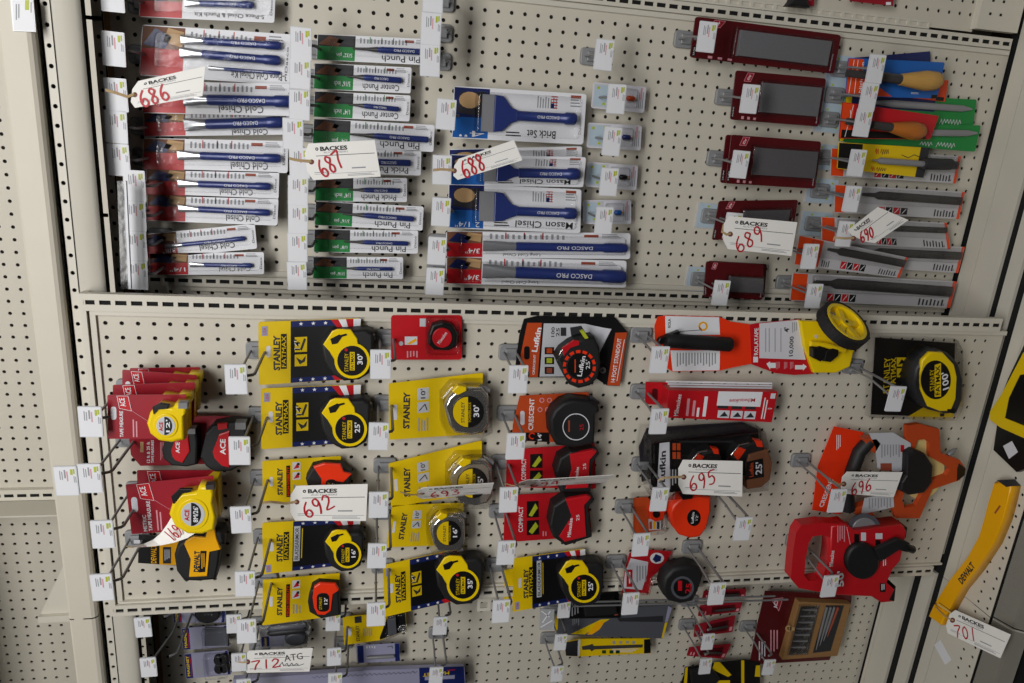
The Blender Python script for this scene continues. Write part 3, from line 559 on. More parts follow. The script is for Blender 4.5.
def grey_file(label, TL, TR, BR, BL, d, head, blade=(.2, .97, .72, .66, .34), icons=(.34, .58, .06, .3), red_end=True):
    T, m = file_card(label, TL, TR, BR, BL, 'grey_card', d, (head, 'orange')); 
    if red_end: m.rect(.975, .0, .998, 1, 'orange', .075)
    a, b, c, e = icons; wd = (b - a) / 4
    for q in range(4): m.rect(a + wd * q, c, a + wd * (q + .86), e, 'red' if q % 2 == 0 else 'black', .07); m.line([(a + wd * (q + .2), c + .04), (a + wd * (q + .65), e - .04)], .06, 'white', .075)
    m.lines(.78, .06, .95, .34, 7, 'ink', .07); m.lines(head + .02, .06, head + .1, .34, 4, 'ink', .07); m.text('K', (.95, .08), (.95, .16), .14, 'ink', .08, .02); m.build('card')
    q = MB(T); q.mode = 'fr'; q.c4 = m.c4; f0, f1, g0, g1, r = blade
    q.turn((f0, g0), (f1, g1), [(0, r * .35, .08), (.12, r * .5, .1), (.16, r, .14), (1, r, .14)], 'dark_steel', .25, n=10); q.build('file_blade')
    c = MB(T); c.mode = 'fr'; c.c4 = m.c4; c.prism(c.rr(.12, .4, .97, .95, .01, .05), 'clear', .08, .5, .08); c.build('sleeve')
grey_file('grey file sleeve with red ends behind the yellow scriber card', *K9([(165, 95), (858, 140), (828, 285), (158, 245)]), UP - .8, .1)
T, m = file_card('yellow and black card holding a grey pen-shaped scriber', *K9([(205, 65), (690, 95), (655, 255), (195, 205)]), 'yellow', UP - 1.6, (.26, 'black'), 'scriber_pack', 'scriber', None); m.rect(.9, .0, 1, 1, 'charcoal', .075); m.scrawl((.4, .76), (.44, .76), .2, 4, 'red', .08); m.scrawl((.46, .76), (.55, .76), .2, 8, 'brown', .08); m.scrawl((.38, .13), (.42, .13), .14, 4, 'red', .08); m.scrawl((.44, .13), (.55, .13), .14, 9, 'brown', .08); m.line([(.7, .7), (.78, .62), (.84, .74), (.9, .68)], .06, 'ink', .08); m.build('card')
q = MB(T).px(800, 130, 5.333); q.turn((380, 160), (665, 182), [(0, .03), (.12, .12), (.16, .26), (1, .26)], 'grey_steel', .5); o = q.build('scriber_body'); q = MB(T).px(800, 130, 5.333); q.turn((660, 180), (810, 184), [(0, .42), (.1, .48), (.95, .46), (1, .35)], 'charcoal', .6); q.build('scriber_grip', o)
grey_file('grey file on a card with round red header, under the yellow scriber', *K9([(183, 290), (878, 330), (845, 475), (178, 440)]), UP - 1.2, .08)
grey_file('grey file sleeve crossed by the slanted tag 690', *K9([(112, 462), (782, 495), (800, 635), (112, 600)]), UP - 1.2, .1, (.15, .97, .68, .72, .25), (.42, .58, .05, .3))
KA = lambda P: K(780, 190, 5.333, P)
grey_file('grey file whose lower end sticks out to the right behind the tilted one', *KA([(290, 285), (985, 303), (948, 442), (280, 400)]), UP - .9, .05, (.2, .97, .7, .66, .36), (.3, .4, .06, .3))
grey_file('file sleeve hanging tilted across another, with red notched header', *KA([(100, 240), (682, 360), (632, 468), (72, 398)]), UP - 2.2, .22, (.26, .97, .72, .7, .32), (.42, .66, .08, .36))
grey_file('longest dark grey file, lowest of the row just above the upright', *KA([(65, 440), (942, 487), (905, 628), (48, 588)]), UP - 1.4, .09, (.12, .97, .72, .62, .46), (.22, .4, .05, .32))

# packs of the bay past the top upright, cut off by the picture's edge
T = Thing('red_tool_card', 'dark red card cut by the top edge of the picture', 'card', (872, 2), UP - 1, 0); m = MB(T).px(); m.prism([(850, -14), (895, -12), (893, 6), (850, 1)], 'crimson', 0, .06); m.rect(886, 2, 891, 5, 'white', .07); m.build('card')
T = Thing('black_grip_tool', 'black rounded tool grip poking in at the top edge of the picture', 'tool', (797, 0), UP - 1, 0); m = MB(T).px(); m.prism([(786, 6), (790, 1), (795, -12), (802, -12), (806, 2), (809, 8), (800, 7)], 'rubber', 0, .8, .2); m.build('grip'); m = MB(T).px(); m.prism([(795, -12), (803, -12), (803, -30), (795, -30)], 'charcoal', 0, .6, .1); m.build('shaft')
T = Thing('red_strip_card', 'narrow red card end between the black grip and the red card at the top edge', 'card', (811, 0), UP - .8, 0); m = MB(T).px(); m.prism([(807, -12), (815, -12), (814, 6), (807, 6)], 'crimson', 0, .06); m.rect(809, -8, 812, 0, 'white', .07); m.build('card')

# hooks of the upper bay
for x, y, who in ((112, -6, 'at the top edge of the left row'), (113.5, 49, 'holding the wide three-chisel card'), (116, 95, 'string looped round it, in the left column of chisels'), (116, 127, 'holding the fourth blue chisel of the left row'), (118.5, 160, 'holding the fifth blue chisel of the left row')): hook(x, y, UP, who, L=4.4, sc=1.03)
for x, y, who in ((134.5, 186, 'top one of the clear strip'), (135, 216, 'second one of the clear strip'), (136, 246, 'third one of the clear strip'), (137, 275, 'lowest one of the clear strip')): hook(x, y, UP, who, L=4.4, sc=1.03)
T = Thing('label_strip', 'clear plastic label rail standing left of the four lowest chisel labels', 'label rail', (121, 232), UP - 5.6, 0); m = MB(T).px(); m.prism([(117, 181), (124, 181), (129, 289), (121, 289)], 'channel', 0, .12); m.build('rail_web'); m = MB(T).px(); m.prism([(124, 181), (126, 181), (131, 289), (128.5, 289)], 'holder', 0, .25); m.build('rail_lip')
for x, y, who in ((301, 44, 'holding the first punch card'), (300, 75, 'holding the second punch card'), (299.5, 104, 'holding the third punch card'), (293, 134, 'holding the long pin punch above tag 687'), (299.5, 163, 'behind the tag 687'), (298, 191, 'holding the prick punch below tag 687'), (298, 219.5, 'holding the seventh card of the punch row'), (297.5, 247.5, 'holding the last but one punch card'), (297, 276, 'holding the lowest punch card')): hook(x, y, UP, who, L=4.4, sc=1.03)
for x, y, who in ((433, -4, 'empty, cut by the top edge beside the punch row'), (431, 29, 'upper of two over the pin punch end'), (430, 60.5, 'lower of two over the pin punch end')): hook(x, y, UP, who, L=4.4, sc=1.03, off=(.5, .25))
for x, y, who in ((446, 114.5, 'holding the brick set'), (442, 170, 'string looped round it, beside the masonry chisels'), (441, 212, 'holding the wide mason chisel'), (437, 251, 'holding the upper long cold chisel'), (435, 281.5, 'holding the lower long cold chisel')): hook(x, y, UP, who, L=4.4, sc=1.03)
for x, y, who in ((604, 55, 'empty, above the four small pale cards'), (616.4, 99, 'holding the topmost small pale card'), (612, 141.5, 'holding the second small pale card'), (609, 182, 'holding the third small pale card'), (604, 220.5, 'holding the lowest small pale card')): hook(x, y, UP, who, L=4.0, sc=1.03, off=(-.35, .15))
for x, y, who, bk in ((707, 37, 'holding the long sharpening stone', 0), (750, 99, 'holding the square sharpening stone', 0), (740, 164.5, 'holding the two dark stones on one hook', 0), (733, 226, 'mostly hidden by tag 689', 1), (721, 293, 'holding the smallest stone card', 1)): hook(x, y, UP, who, L=4.4, sc=1.03, off=(-.45, .2), bk=bool(bk))
for x, y, who in ((876, 69, 'holding the file with the pale handle'), (869, 97, 'holding the green cards'), (863, 123, 'holding the file with the orange-brown handle'), (857, 163, 'holding the yellow scriber card'), (852, 199, 'holding the file with round red header'), (845, 234, 'under the slanted tag 690'), (810, 256.5, 'holding the tilted file sleeve'), (814, 296, 'holding the longest file')): hook(x, y, UP, who, L=4.4, sc=1.03, off=(-.7, .2), bk=(x != 814 and x != 810))
# ---------------------------------------------------------------- middle bay: tape measures
# yellow and black tapes on yellow / black cards with a starred band
BODY = [(-1.78, .3), (-1.55, -.05), (-1.28, -.62), (-.95, -.98), (-.45, -1.02), (.2, -1.12), (1.02, -1.12), (1.27, -.86), (1.22, .2), (.98, .62), (.4, .92), (-.4, 1.02), (-1.05, .72), (-1.5, .0)]
BODY = [(-1.76, -1.1), (-1.15, -1.72), (-.1, -1.78), (.8, -1.86), (1.2, -1.72), (1.22, -.35), (.98, .62), (.4, .98), (-.45, 1.06), (-1.15, .68), (-1.6, -.1)]
PLATE = [(-1.66, -.92), (-1.16, -1.68), (-.85, -1.8), (-.1, -1.78), (.28, -1.28), (.36, -.92), (.1, -.98), (-.35, -.9), (-.72, -.66), (-.95, -.3), (-1.02, .0), (-1.3, -.52)]
WINDOW = [(-1.26, -1.24), (-.74, -1.5), (-.55, -1.4), (-.84, -.98), (-1.16, -.92)]
def xf(P, c, r, rot=0.0):
    a = math.radians(rot); ca, sa = math.cos(a), math.sin(a)
    return [(c[0] + r * (x * ca - y * sa), c[1] + r * (x * sa + y * ca)) for x, y in P]
def star(m, x, y, r, k, w):
    m.poly([(x + (r if q % 2 == 0 else r * .42) * math.sin(math.pi * q / 5), y - (r if q % 2 == 0 else r * .42) * math.cos(math.pi * q / 5)) for q in range(10)], k, w)
GS = 'tape measures on yellow cards'
def fatmax(label, crop, Q, c, r, ft, d=-.55, sp=.31, rot=0, band=(True, True), extra=None, blade=False):
    ox, oy, k = crop; pq = K(ox, oy, k, Q); cx, cy = ((pq[0][0] + pq[2][0]) / 2, (pq[0][1] + pq[2][1]) / 2)
    T = Thing('tape_measure_pack', label, 'tape measure', (cx, cy), d, 0, GS); m = MB(T).px(ox, oy, k).quad4(*Q); H = abs(m.c4[3][1] - m.c4[0][1]); Wd = abs(m.c4[1][0] - m.c4[0][0])
    m.prism(m.rr(0, 0, 1, 1, .02, .03), 'yellow', 0, .06); m.rect(sp, .005, .995, .995, 'black', .07)
    m.text('STANLEY', (.175, .22), (.175, .78), Wd * .066, 'ink', .07, .045); m.rect(.215, .24, .272, .8, 'black', .07); m.text('FATMAX', (.244, .27), (.244, .77), Wd * .042, 'yellow', .08, .01)
    m.prism(m.rr(.075, .44, .115, .62, .012, .02), 'off_white', .06, .07); m.rect(.03, .78 if not blade else .03, .09, .93 if not blade else .18, 'lavender', .07); m.text('USA', (.06, .8 if not blade else .05), (.06, .91 if not blade else .16), Wd * .03, 'red', .08)
    for top in (1, 0):
        if not band[1 - top]: continue
        y0, y1 = (.9, .995) if top else (.005, .085)
        m.rect(sp, y0, .8, y1, 'navy', .08)
        for q in range(3):
            x, y = sp + .1 + q * .12, (y0 + y1) / 2; rr_ = .022
            m.poly([(x + (rr_ if t % 2 == 0 else rr_ * .42) * math.sin(math.pi * t / 5), y + (rr_ if t % 2 == 0 else rr_ * .42) * 1.5 * math.cos(math.pi * t / 5)) for t in range(10)], 'white', .085)
        ye = .62 if top else .2
        if top:
            for q in range(4): m.poly([(.7 + q * .075, .995), (.775 + q * .075, .995), (.9 + q * .03, ye + .1), (.84 + q * .03, ye + .1)], 'red' if q % 2 == 0 else 'white', .082 + q * .001)
        else: m.poly([(.75, .005), (.95, .005), (.82, .1), (.72, .08)], 'red', .083)
    if not blade:
        m.text("14'", (.37, .54), (.37, .68), Wd * .05, 'white', .085, .02); m.rect(.35, .5, .47, .74, 'yellow', .08); m.poly([(.42, .52), (.46, .7), (.44, .72), (.4, .54)], 'charcoal', .086); m.text("14'", (.375, .53), (.375, .7), Wd * .05, 'black', .086, .02)
        m.rect(.35, .27, .47, .46, 'yellow', .08); m.poly([(.36, .42), (.42, .36), (.46, .44), (.45, .34), (.4, .3)], 'charcoal', .086)
    else:
        m.rect(.32, .2, .385, .9, 'pale_grey', .08); m.text('BLADEARMOR', (.352, .23), (.352, .87), Wd * .04, 'ink', .085, .015); m.rect(.4, .25, .41, .85, 'yellow', .08)
    m.build('card')
    # the tape itself
    P = lambda pts: xf(pts, c, r, rot)
    b = MB(T).px(ox, oy, k); b.prism(P(BODY), 'rubber', .07, 1.35, .22); b.build('rubber_case')
    b = MB(T).px(ox, oy, k); b.prism(P(PLATE), 'tape_yellow', 1.3, 1.44, .06); b.ring(c[0], c[1], r * .86, r * 1.02, 'tape_yellow', 1.45); o = b.build('yellow_plate')
    b = MB(T).px(ox, oy, k); b.prism(P(WINDOW), 'black', 1.44, 1.48, .03); b.poly(P([(-.9, -1.42), (-.35, -1.55), (-.3, -1.45), (-.86, -1.28)]), 'black', 1.49); b.build('lock_slider', o)
    b = MB(T).px(ox, oy, k); b.prism(b.circ(c[0], c[1], r * .87, 26), 'black', 1.3, 1.46, .03)
    q = lambda x, y: xf([(x, y)], c, r, 0)[0]
    b.text('STANLEY', q(-.33, .62), q(-.33, -.42), r * .22, 'yellow', 1.475); b.prism([q(-.14, .55), q(-.14, -.5), q(.14, -.5), q(.14, .55)], 'yellow', 1.46, 1.472); b.text('FATMAX', q(0, .5), q(0, -.45), r * .17, 'black', 1.48, .01)
    b.text(ft + "'", q(.44, .22), q(.44, -.38), r * .32, 'white', 1.475, .02); b.poly(b.circ(*q(-.35, -.62), r * .09, 10), 'red', 1.475)
    b.build('label_disc')
    b = MB(T).px(ox, oy, k); b.prism(P([(1.0, -1.5), (1.3, -1.45), (1.32, -1.2), (1.02, -1.2)]), 'steel', .5, .9); b.build('blade_hook')
    return T
cA, cB = (256, 342, 4), (256, 512, 4)
fatmax('yellow and black tape marked 30 on starred card, top of its row', (256, 171, 4), [(10, 603), (420, 588), (415, 830), (12, 855)], (385, 759), 70, '30')
fatmax('yellow and black tape marked 25 on starred card, second of the left row', cA, [(20, 185), (420, 168), (415, 400), (22, 428)], (375, 348), 68, '25')
fatmax('yellow and black tape marked 16 on its card, under the tag 692', cB, [(25, 42), (420, 20), (400, 205), (28, 248)], (366, 170), 54, '16', blade=True)
fatmax('yellow and black tape marked 35 on a tilted starred card', cB, [(508, 212), (828, 140), (830, 345), (515, 418)], (828, 292), 64, '35', sp=.33)
fatmax('yellow and black tape marked 25 on its card, right of the long black packs', (512, 512, 4), [(5, 185), (292, 145), (300, 345), (2, 398)], (288, 302), 60, '25', sp=.26, blade=True)
T = Thing('yellow_card', 'plain yellow card edge behind the right-hand tape marked 25', 'card', (512, 585), -.25, 0); m = MB(T).px(); m.prism([(504.5, 570), (520, 568), (519, 598), (504, 600)], 'yellow', 0, .06); m.build('card')

# orange high-visibility tapes
def hivis(label, crop, Q, body, ins, ft, tpos, cut=None):
    ox, oy, k = crop; pq = K(ox, oy, k, Q); T = Thing('tape_measure_pack', label, 'tape measure', ((pq[0][0] + pq[2][0]) / 2, (pq[0][1] + pq[2][1]) / 2), -.55, 0, GS); m = MB(T).px(ox, oy, k).quad4(*Q); Wd = abs(m.c4[1][0] - m.c4[0][0])
    m.prism(m.rr(0, 0, 1, 1, .02, .03), 'yellow', 0, .06); m.text('STANLEY', (.22, .18), (.22, .82), Wd * .068, 'ink', .07, .045); m.rect(.3, .12, .35, .86, 'black', .07); m.text('HIGH-VISIBILITY', (.325, .15), (.325, .83), Wd * .035, 'hi_orange', .08, .01)
    m.prism(m.rr(.09, .4, .13, .62, .012, .02), 'off_white', .06, .07)
    for y in (.52, .75): m.rect(.38, y, .48, y + .18, 'off_white', .07); m.poly([(.39, y + .02), (.44, y + .15), (.47, y + .05)], 'red', .075); m.rect(.44, y + .1, .47, y + .16, 'black', .08)
    m.lines(.38, .18, .5, .44, 3, 'grey_ink', .07); m.build('card')
    b = MB(T).px(ox, oy, k); b.prism(body, 'rubber', .07, 1.1, .18); b.build('rubber_case')
    b = MB(T).px(ox, oy, k); b.prism(ins, 'hi_orange', 1.0, 1.2, .08); o = b.build('orange_shell')
    b = MB(T).px(ox, oy, k); cx, cy, w, h = tpos; b.prism(b.rr(cx - w / 2, cy - h / 2, cx + w / 2, cy + h / 2, w * .35), 'black', 1.18, 1.23, .02)
    b.text('STANLEY', (cx - w * .2, cy + h * .38), (cx - w * .2, cy - h * .3), w * .22, 'yellow', 1.24); b.text(ft + "'", (cx + w * .22, cy + h * .1), (cx + w * .22, cy - h * .25), w * .26, 'white', 1.24, .02); b.build('label_disc', o)
hivis('orange and black tape on a yellow card behind the tag 692', cA, [(25, 475), (340, 455), (340, 625), (28, 645)], [(200, 540), (225, 495), (270, 485), (340, 487), (384, 520), (370, 640), (230, 640)], [(228, 500), (272, 486), (338, 490), (352, 520), (383, 530), (350, 562), (310, 555), (300, 600), (260, 600), (262, 550)], '12', (300, 580, 44, 60))
hivis('small orange and black tape marked 12 on the lowest yellow card of its row', cB, [(28, 270), (335, 243), (335, 412), (25, 452)], [(208, 350), (222, 300), (250, 284), (332, 290), (340, 402), (262, 416), (215, 390)], [(232, 300), (256, 285), (318, 288), (332, 312), (308, 328), (300, 396), (275, 414), (246, 412), (232, 385), (226, 345)], '12', (268, 362, 50, 74))

# chrome tapes on plain yellow cards
def chrome(label, crop, Q, c, r, ft, cut=False, ftd=.4):
    ox, oy, k = crop; pq = K(ox, oy, k, Q); T = Thing('tape_measure_pack', label, 'tape measure', ((pq[0][0] + pq[2][0]) / 2, (pq[0][1] + pq[2][1]) / 2), -.55, 0, GS); m = MB(T).px(ox, oy, k).quad4(*Q); Wd = abs(m.c4[1][0] - m.c4[0][0])
    m.prism(m.rr(0, 0, 1, 1, .02, .03), 'yellow', 0, .06); m.text('STANLEY', (.18, .18), (.19, .82), Wd * .07, 'ink', .07, .045)
    m.prism(m.rr(.05, .35, .085, .62, .012, .02), 'off_white', .06, .07)
    m.rect(.3, .66, .42, .86, 'pale_grey', .07); m.text("10'", (.36, .68), (.36, .84), Wd * .05, 'ink', .08, .015); m.rect(.3, .44, .42, .62, 'pale_grey', .07); m.line([(.32, .48), (.38, .58), (.4, .48)], .07, 'ink', .08); m.lines(.3, .12, .42, .38, 4, 'grey_ink', .07); m.build('card')
    b = MB(T).px(ox, oy, k); X = lambda P: xf(P, c, r)
    b.prism(X([(-1.42, -.45), (-1.2, -.95), (-.75, -1.35), (.0, -1.5), (.75, -1.5), (1.14, -1.1), (1.2, .6), (.85, 1.1), (.2, 1.24), (-.8, 1.1), (-1.15, .6)]), 'chrome', .07, 1.3, .25); b.build('chrome_case')
    b = MB(T).px(ox, oy, k); b.prism(X([(-.95, -1.25), (-.6, -1.6), (-.1, -1.5), (-.1, -1.28), (-.62, -1.02)]), 'tape_yellow', .9, 1.42, .08); b.build('lock_button')
    b = MB(T).px(ox, oy, k); b.prism(b.circ(c[0], c[1], r * .93, 26), 'black', 1.25, 1.36, .03); q = lambda x, y: xf([(x, y)], c, r)[0]
    h = [(-.0 - .88 * math.sin(t * math.pi / 12), .88 * math.cos(t * math.pi / 12)) for t in range(13)]
    b.poly(X(h), 'yellow', 1.37); b.text('STANLEY', q(-.3, .62), q(-.3, -.58), r * .2, 'ink', 1.38, .01); b.text('POWERLOCK', q(.1, .58), q(.1, -.58), r * .16, 'yellow', 1.38); b.text(ft + "'", q(.48, .3), q(.48, -.4), r * .34, 'white', 1.38, .02); b.build('label_disc')
    b = MB(T).px(ox, oy, k); b.prism(X([(.7, -1.55), (1.3, -1.3), (1.25, -1.1), (.8, -1.35)]), 'bright_steel', .4, .8); b.build('blade_hook')
    p = MB(T).px(ox, oy, k); p.prism(X([(-1.6, -1.0), (-1.0, -1.7), (1.0, -1.75), (1.4, -1.2), (1.38, 1.1), (.8, 1.4), (-1.2, 1.4), (-1.6, .6)]), 'clear', .07, 1.5, .2); p.build('blister')
chrome('chrome tape marked 30 on yellow card, top one below the small red card', cA, [(530, 165), (908, 122), (905, 365), (533, 390)], (848, 280), 69, '30')
chrome('chrome tape marked 25 on a tilted yellow card behind the edge-on tag', cA, [(530, 485), (903, 392), (905, 600), (540, 660)], (866, 565), 66, '25')
chrome('small chrome tape marked 16 on the third yellow card down', cB, [(545, -28), (830, -38), (826, 128), (520, 140)], (770, 85), 54, '16')

# small red card with keychain tape
T = Thing('keychain_tape_pack', 'small red card with a black and red round keychain tape', 'tape measure', (426, 337), -.5, 0); m = MB(T).px(256, 171, 4); m.prism(m.rr(540, 577, 823, 755, 12), 'red', 0, .06); m.rect(655, 590, 680, 622, 'pale_grey', .07); m.rect(595, 662, 645, 695, 'off_white', .07); m.poly([(605, 690), (640, 668), (643, 680), (615, 694)], 'amber', .075); m.lines(600, 720, 650, 750, 4, 'pink_ink', .07); m.prism(m.circ(580, 690, 9, 12), 'pale_grey', .06, .07); m.build('card')
b = MB(T).px(256, 171, 4); b.prism([(690, 650), (705, 612), (745, 600), (785, 612), (805, 650), (800, 700), (770, 715), (710, 712), (688, 690)], 'black', .07, .8, .15); o = b.build('tape_case')
b = MB(T).px(256, 171, 4); b.prism(b.circ(745, 668, 40, 22), 'red', .75, .9, .05); b.text('Milwaukee', (730, 690), (760, 645), 14, 'white', .91); b.build('label_disc', o)
b = MB(T).px(256, 171, 4); b.prism(b.rr(680, 590, 812, 735, 14), 'clear', .07, 1.0, .15); b.build('blister')

# crimson cards with yellow tapes, stacked four deep on one hook
def crimson_card(label, crop, Q, d, body=None, disc=None, text=None, ft=None, grp='crimson tape cards on the left', flag=True):
    ox, oy, k = crop; pq = K(ox, oy, k, Q); T = Thing('tape_measure_pack', label, 'tape measure', ((pq[0][0] + pq[2][0]) / 2, (pq[0][1] + pq[2][1]) / 2), d, 0, grp); m = MB(T).px(ox, oy, k).quad4(*Q); Wd = abs(m.c4[1][0] - m.c4[0][0])
    m.prism(m.rr(0, 0, 1, 1, .015, .025), 'crimson', 0, .05); m.poly([(.12, .98), (.26, .98), (.3, .64), (.15, .7)], 'red', .06); m.line([(.12, .98), (.15, .7), (.3, .64), (.26, .98), (.12, .98)], .025, 'white', .065); m.text('ACE', (.2, .74), (.18, .93), Wd * .07, 'white', .07, .02)
    m.line([(.3, .65), (.55, .35)], .02, 'pink_ink', .06); m.prism(m.rr(.04, .44, .11, .74, .03, .06), 'off_white', .05, .06)
    if text:
        for n, t in enumerate(text): m.text(t, (.17 + n * .06, .04), (.17 + n * .06, .04 + .055 * len(t) / (1 + .1 * (len(t) > 9))), Wd * .045, 'white', .06, .02)
        m.lines(.3, .04, .38, .5, 2, 'pink_ink', .06)
    m.build('card')
    if body:
        b = MB(T).px(ox, oy, k); b.prism(body, 'tape_yellow', .06, 1.05, .22); o = b.build('tape_case')
        if disc:
            b = MB(T).px(ox, oy, k); x, y, r = disc; b.prism(b.circ(x, y, r * 1.3, 26), 'tape_yellow', 1.03, 1.11, .05); b.prism(b.circ(x, y, r, 24), 'pale_grey', 1.05, 1.13, .02); b.poly([(x - r * .15 + r * .83 * math.cos(a), y + r * .97 * math.sin(a)) if math.cos(a) > .0 else (x - r * .15, y + r * .97 * math.sin(a)) for a in [2 * math.pi * t / 24 for t in range(24)]], 'black', 1.14)
            b.text('ACE', (x - r * .5, y + r * .55), (x - r * .5, y - r * .4), r * .4, 'red', 1.15, .03); b.text(ft, (x + r * .22, y + r * .66), (x + r * .22, y - r * .66), r * .42, 'white', 1.15, .02); b.build('label_disc', o)
    return T
cL = (0, 342, 4)
def ybody(dx, dy): return [(x + dx, y + dy) for x, y in [(592, 320), (605, 275), (640, 245), (700, 255), (705, 240), (752, 240), (752, 275), (742, 285), (742, 385), (690, 395), (640, 388), (605, 360)]]
crimson_card('rearmost crimson tape card of the stack of four, hanging against the pegboard', cL, [(520, 104), (800, 100), (802, 266), (525, 270)], -.7, ybody(54, -118))
crimson_card('crimson tape card, third from the front in the stack of four, slanting down', cL, [(490, 110), (787, 132), (790, 300), (490, 280)], -2.2, ybody(36, -78))
crimson_card('crimson tape card just behind the front one in the stack of four', cL, [(452, 171), (780, 160), (775, 330), (455, 345)], -3.7, ybody(16, -38))
T = crimson_card('crimson card with yellow tape marked 12, front of the stack of four', cL, [(430, 211), (745, 209), (748, 385), (434, 386)], -5.2, ybody(0, 0), (663, 336, 38), ['TAPE MEASURE'], "12'")
b = MB(T).px(*cL); b.prism([(608, 262), (640, 246), (680, 252), (672, 268), (630, 272), (612, 292)], 'black', .95, 1.15, .08); b.build('lock_slider'); b = MB(T).px(*cL); b.prism([(716, 240), (752, 240), (752, 262), (716, 262)], 'steel', .6, 1.09); b.build('blade_hook')
cM = (50, 440, 5.333)
crimson_card('crimson tape card behind the metric one, only its top edge showing', cM, [(465, 160), (915, 160), (915, 405), (470, 410)], -1.2, [(860, 190), (905, 180), (912, 400), (870, 405), (820, 390), (800, 240)])
T = crimson_card('crimson metric card with large yellow tape marked 8M/26, lower left', cM, [(405, 236), (872, 188), (880, 470), (436, 500)], -3.0, [(640, 385), (660, 320), (700, 275), (790, 262), (800, 232), (865, 232), (878, 262), (872, 320), (890, 400), (880, 470), (820, 490), (740, 490), (672, 450)], (762, 397, 64), ['METRIC', 'TAPE MEASURE'], "8M/26'")
b = MB(T).px(*cM); b.prism([(645, 305), (690, 262), (760, 262), (750, 278), (700, 285), (655, 345)], 'black', .95, 1.17, .08); b.build('lock_slider'); b = MB(T).px(*cM); b.prism([(832, 234), (875, 230), (880, 256), (836, 258)], 'dark_steel', .6, 1.11); b.build('blade_hook')

# two-tape crimson card
cT = (100, 350, 5.333)
T = Thing('twin_tape_pack', 'crimson card with two black and red tapes, small and large', 'tape measure', (190, 440), -.6, 0); m = MB(T).px(*cT)
m.prism([(155, 470), (330, 375), (480, 352), (750, 352), (790, 370), (790, 600), (660, 605), (215, 618), (165, 560)], 'crimson', 0, .06); m.text('12 ft & 25 ft', (258, 602), (258, 490), 17, 'white', .07, .02); m.text('TAPE MEASURES', (280, 602), (280, 480), 14, 'white', .07, .02); m.lines(320, 490, 340, 600, 3, 'pink_ink', .07); m.rect(214, 490, 232, 545, 'tan', .07); m.build('card')
for bp, ins, t0, t1, h, win in (([(335, 520), (365, 440), (460, 405), (520, 410), (530, 470), (525, 600), (470, 612), (390, 605), (345, 570)], [(378, 540), (395, 490), (470, 455), (480, 540), (440, 605), (400, 590), (385, 570)], (414, 550), (414, 492), 22, (470, 412, 512, 440)), ([(540, 560), (570, 430), (610, 390), (700, 372), (785, 375), (790, 450), (770, 600), (700, 635), (620, 640), (570, 610)], [(600, 545), (635, 450), (690, 430), (690, 630), (650, 620), (610, 580)], (655, 558), (655, 475), 30, (724, 380, 780, 416))):
    b = MB(T).px(*cT); b.prism(bp, 'rubber', .07, 1.2, .2); o = b.build('tape_case'); b = MB(T).px(*cT); b.prism(ins, 'red', 1.15, 1.3, .08); b.text('ACE', t0, t1, h, 'white', 1.31, .03); b.build('red_panel', o); b = MB(T).px(*cT); b.box(win[0], win[1], win[2], win[3], 'steel', .6, 1.24); b.build('blade_hook', o)
b = MB(T).px(*cT); b.prism([(625, 392), (680, 390), (680, 420), (630, 428)], 'red', 1.15, 1.3, .05); b.build('lock_button')

# yellow-orange tape on a short card
T = Thing('tape_measure_pack', 'amber and black tape on a short dark and amber card, lowest of the left group', 'tape measure', (180, 551), -.6, 0, 'crimson tape cards on the left'); m = MB(T).px(0, 512, 4)
m.prism([(555, 90), (720, 108), (720, 215), (552, 204)], 'black', 0, .06); m.poly([(638, 103), (718, 110), (718, 213), (638, 210)], 'amber', .07); m.text('DEWALT', (615, 205), (615, 132), 22, 'amber', .08, .02); m.rect(652, 140, 684, 206, 'charcoal', .08); m.lines(656, 150, 680, 200, 3, 'off_white', .085); m.rect(535, 112, 560, 126, 'off_white', .07); m.build('card')
b = MB(T).px(0, 512, 4); b.prism([(702, 160), (715, 118), (750, 92), (820, 90), (828, 62), (895, 62), (905, 90), (890, 118), (880, 200), (868, 258), (800, 264), (740, 262), (712, 225)], 'rubber', .07, 1.4, .25); o = b.build('rubber_case')
b = MB(T).px(0, 512, 4); b.prism([(742, 118), (770, 100), (822, 104), (832, 66), (856, 66), (866, 108), (884, 150), (838, 160), (828, 260), (755, 262), (762, 190), (736, 130)], 'amber', 1.3, 1.52, .08); b.prism([(802, 156), (826, 156), (820, 240), (796, 242)], 'black', 1.52, 1.54); b.text('DEWALT', (785, 240), (788, 156), 22, 'ink', 1.545, .045); b.lines(804, 165, 820, 235, 2, 'amber', 1.55); b.build('amber_shell', o)
b = MB(T).px(0, 512, 4); b.prism([(862, 72), (905, 78), (900, 124), (862, 124)], 'charcoal', .5, 1.0, .1); b.build('blade_hook')

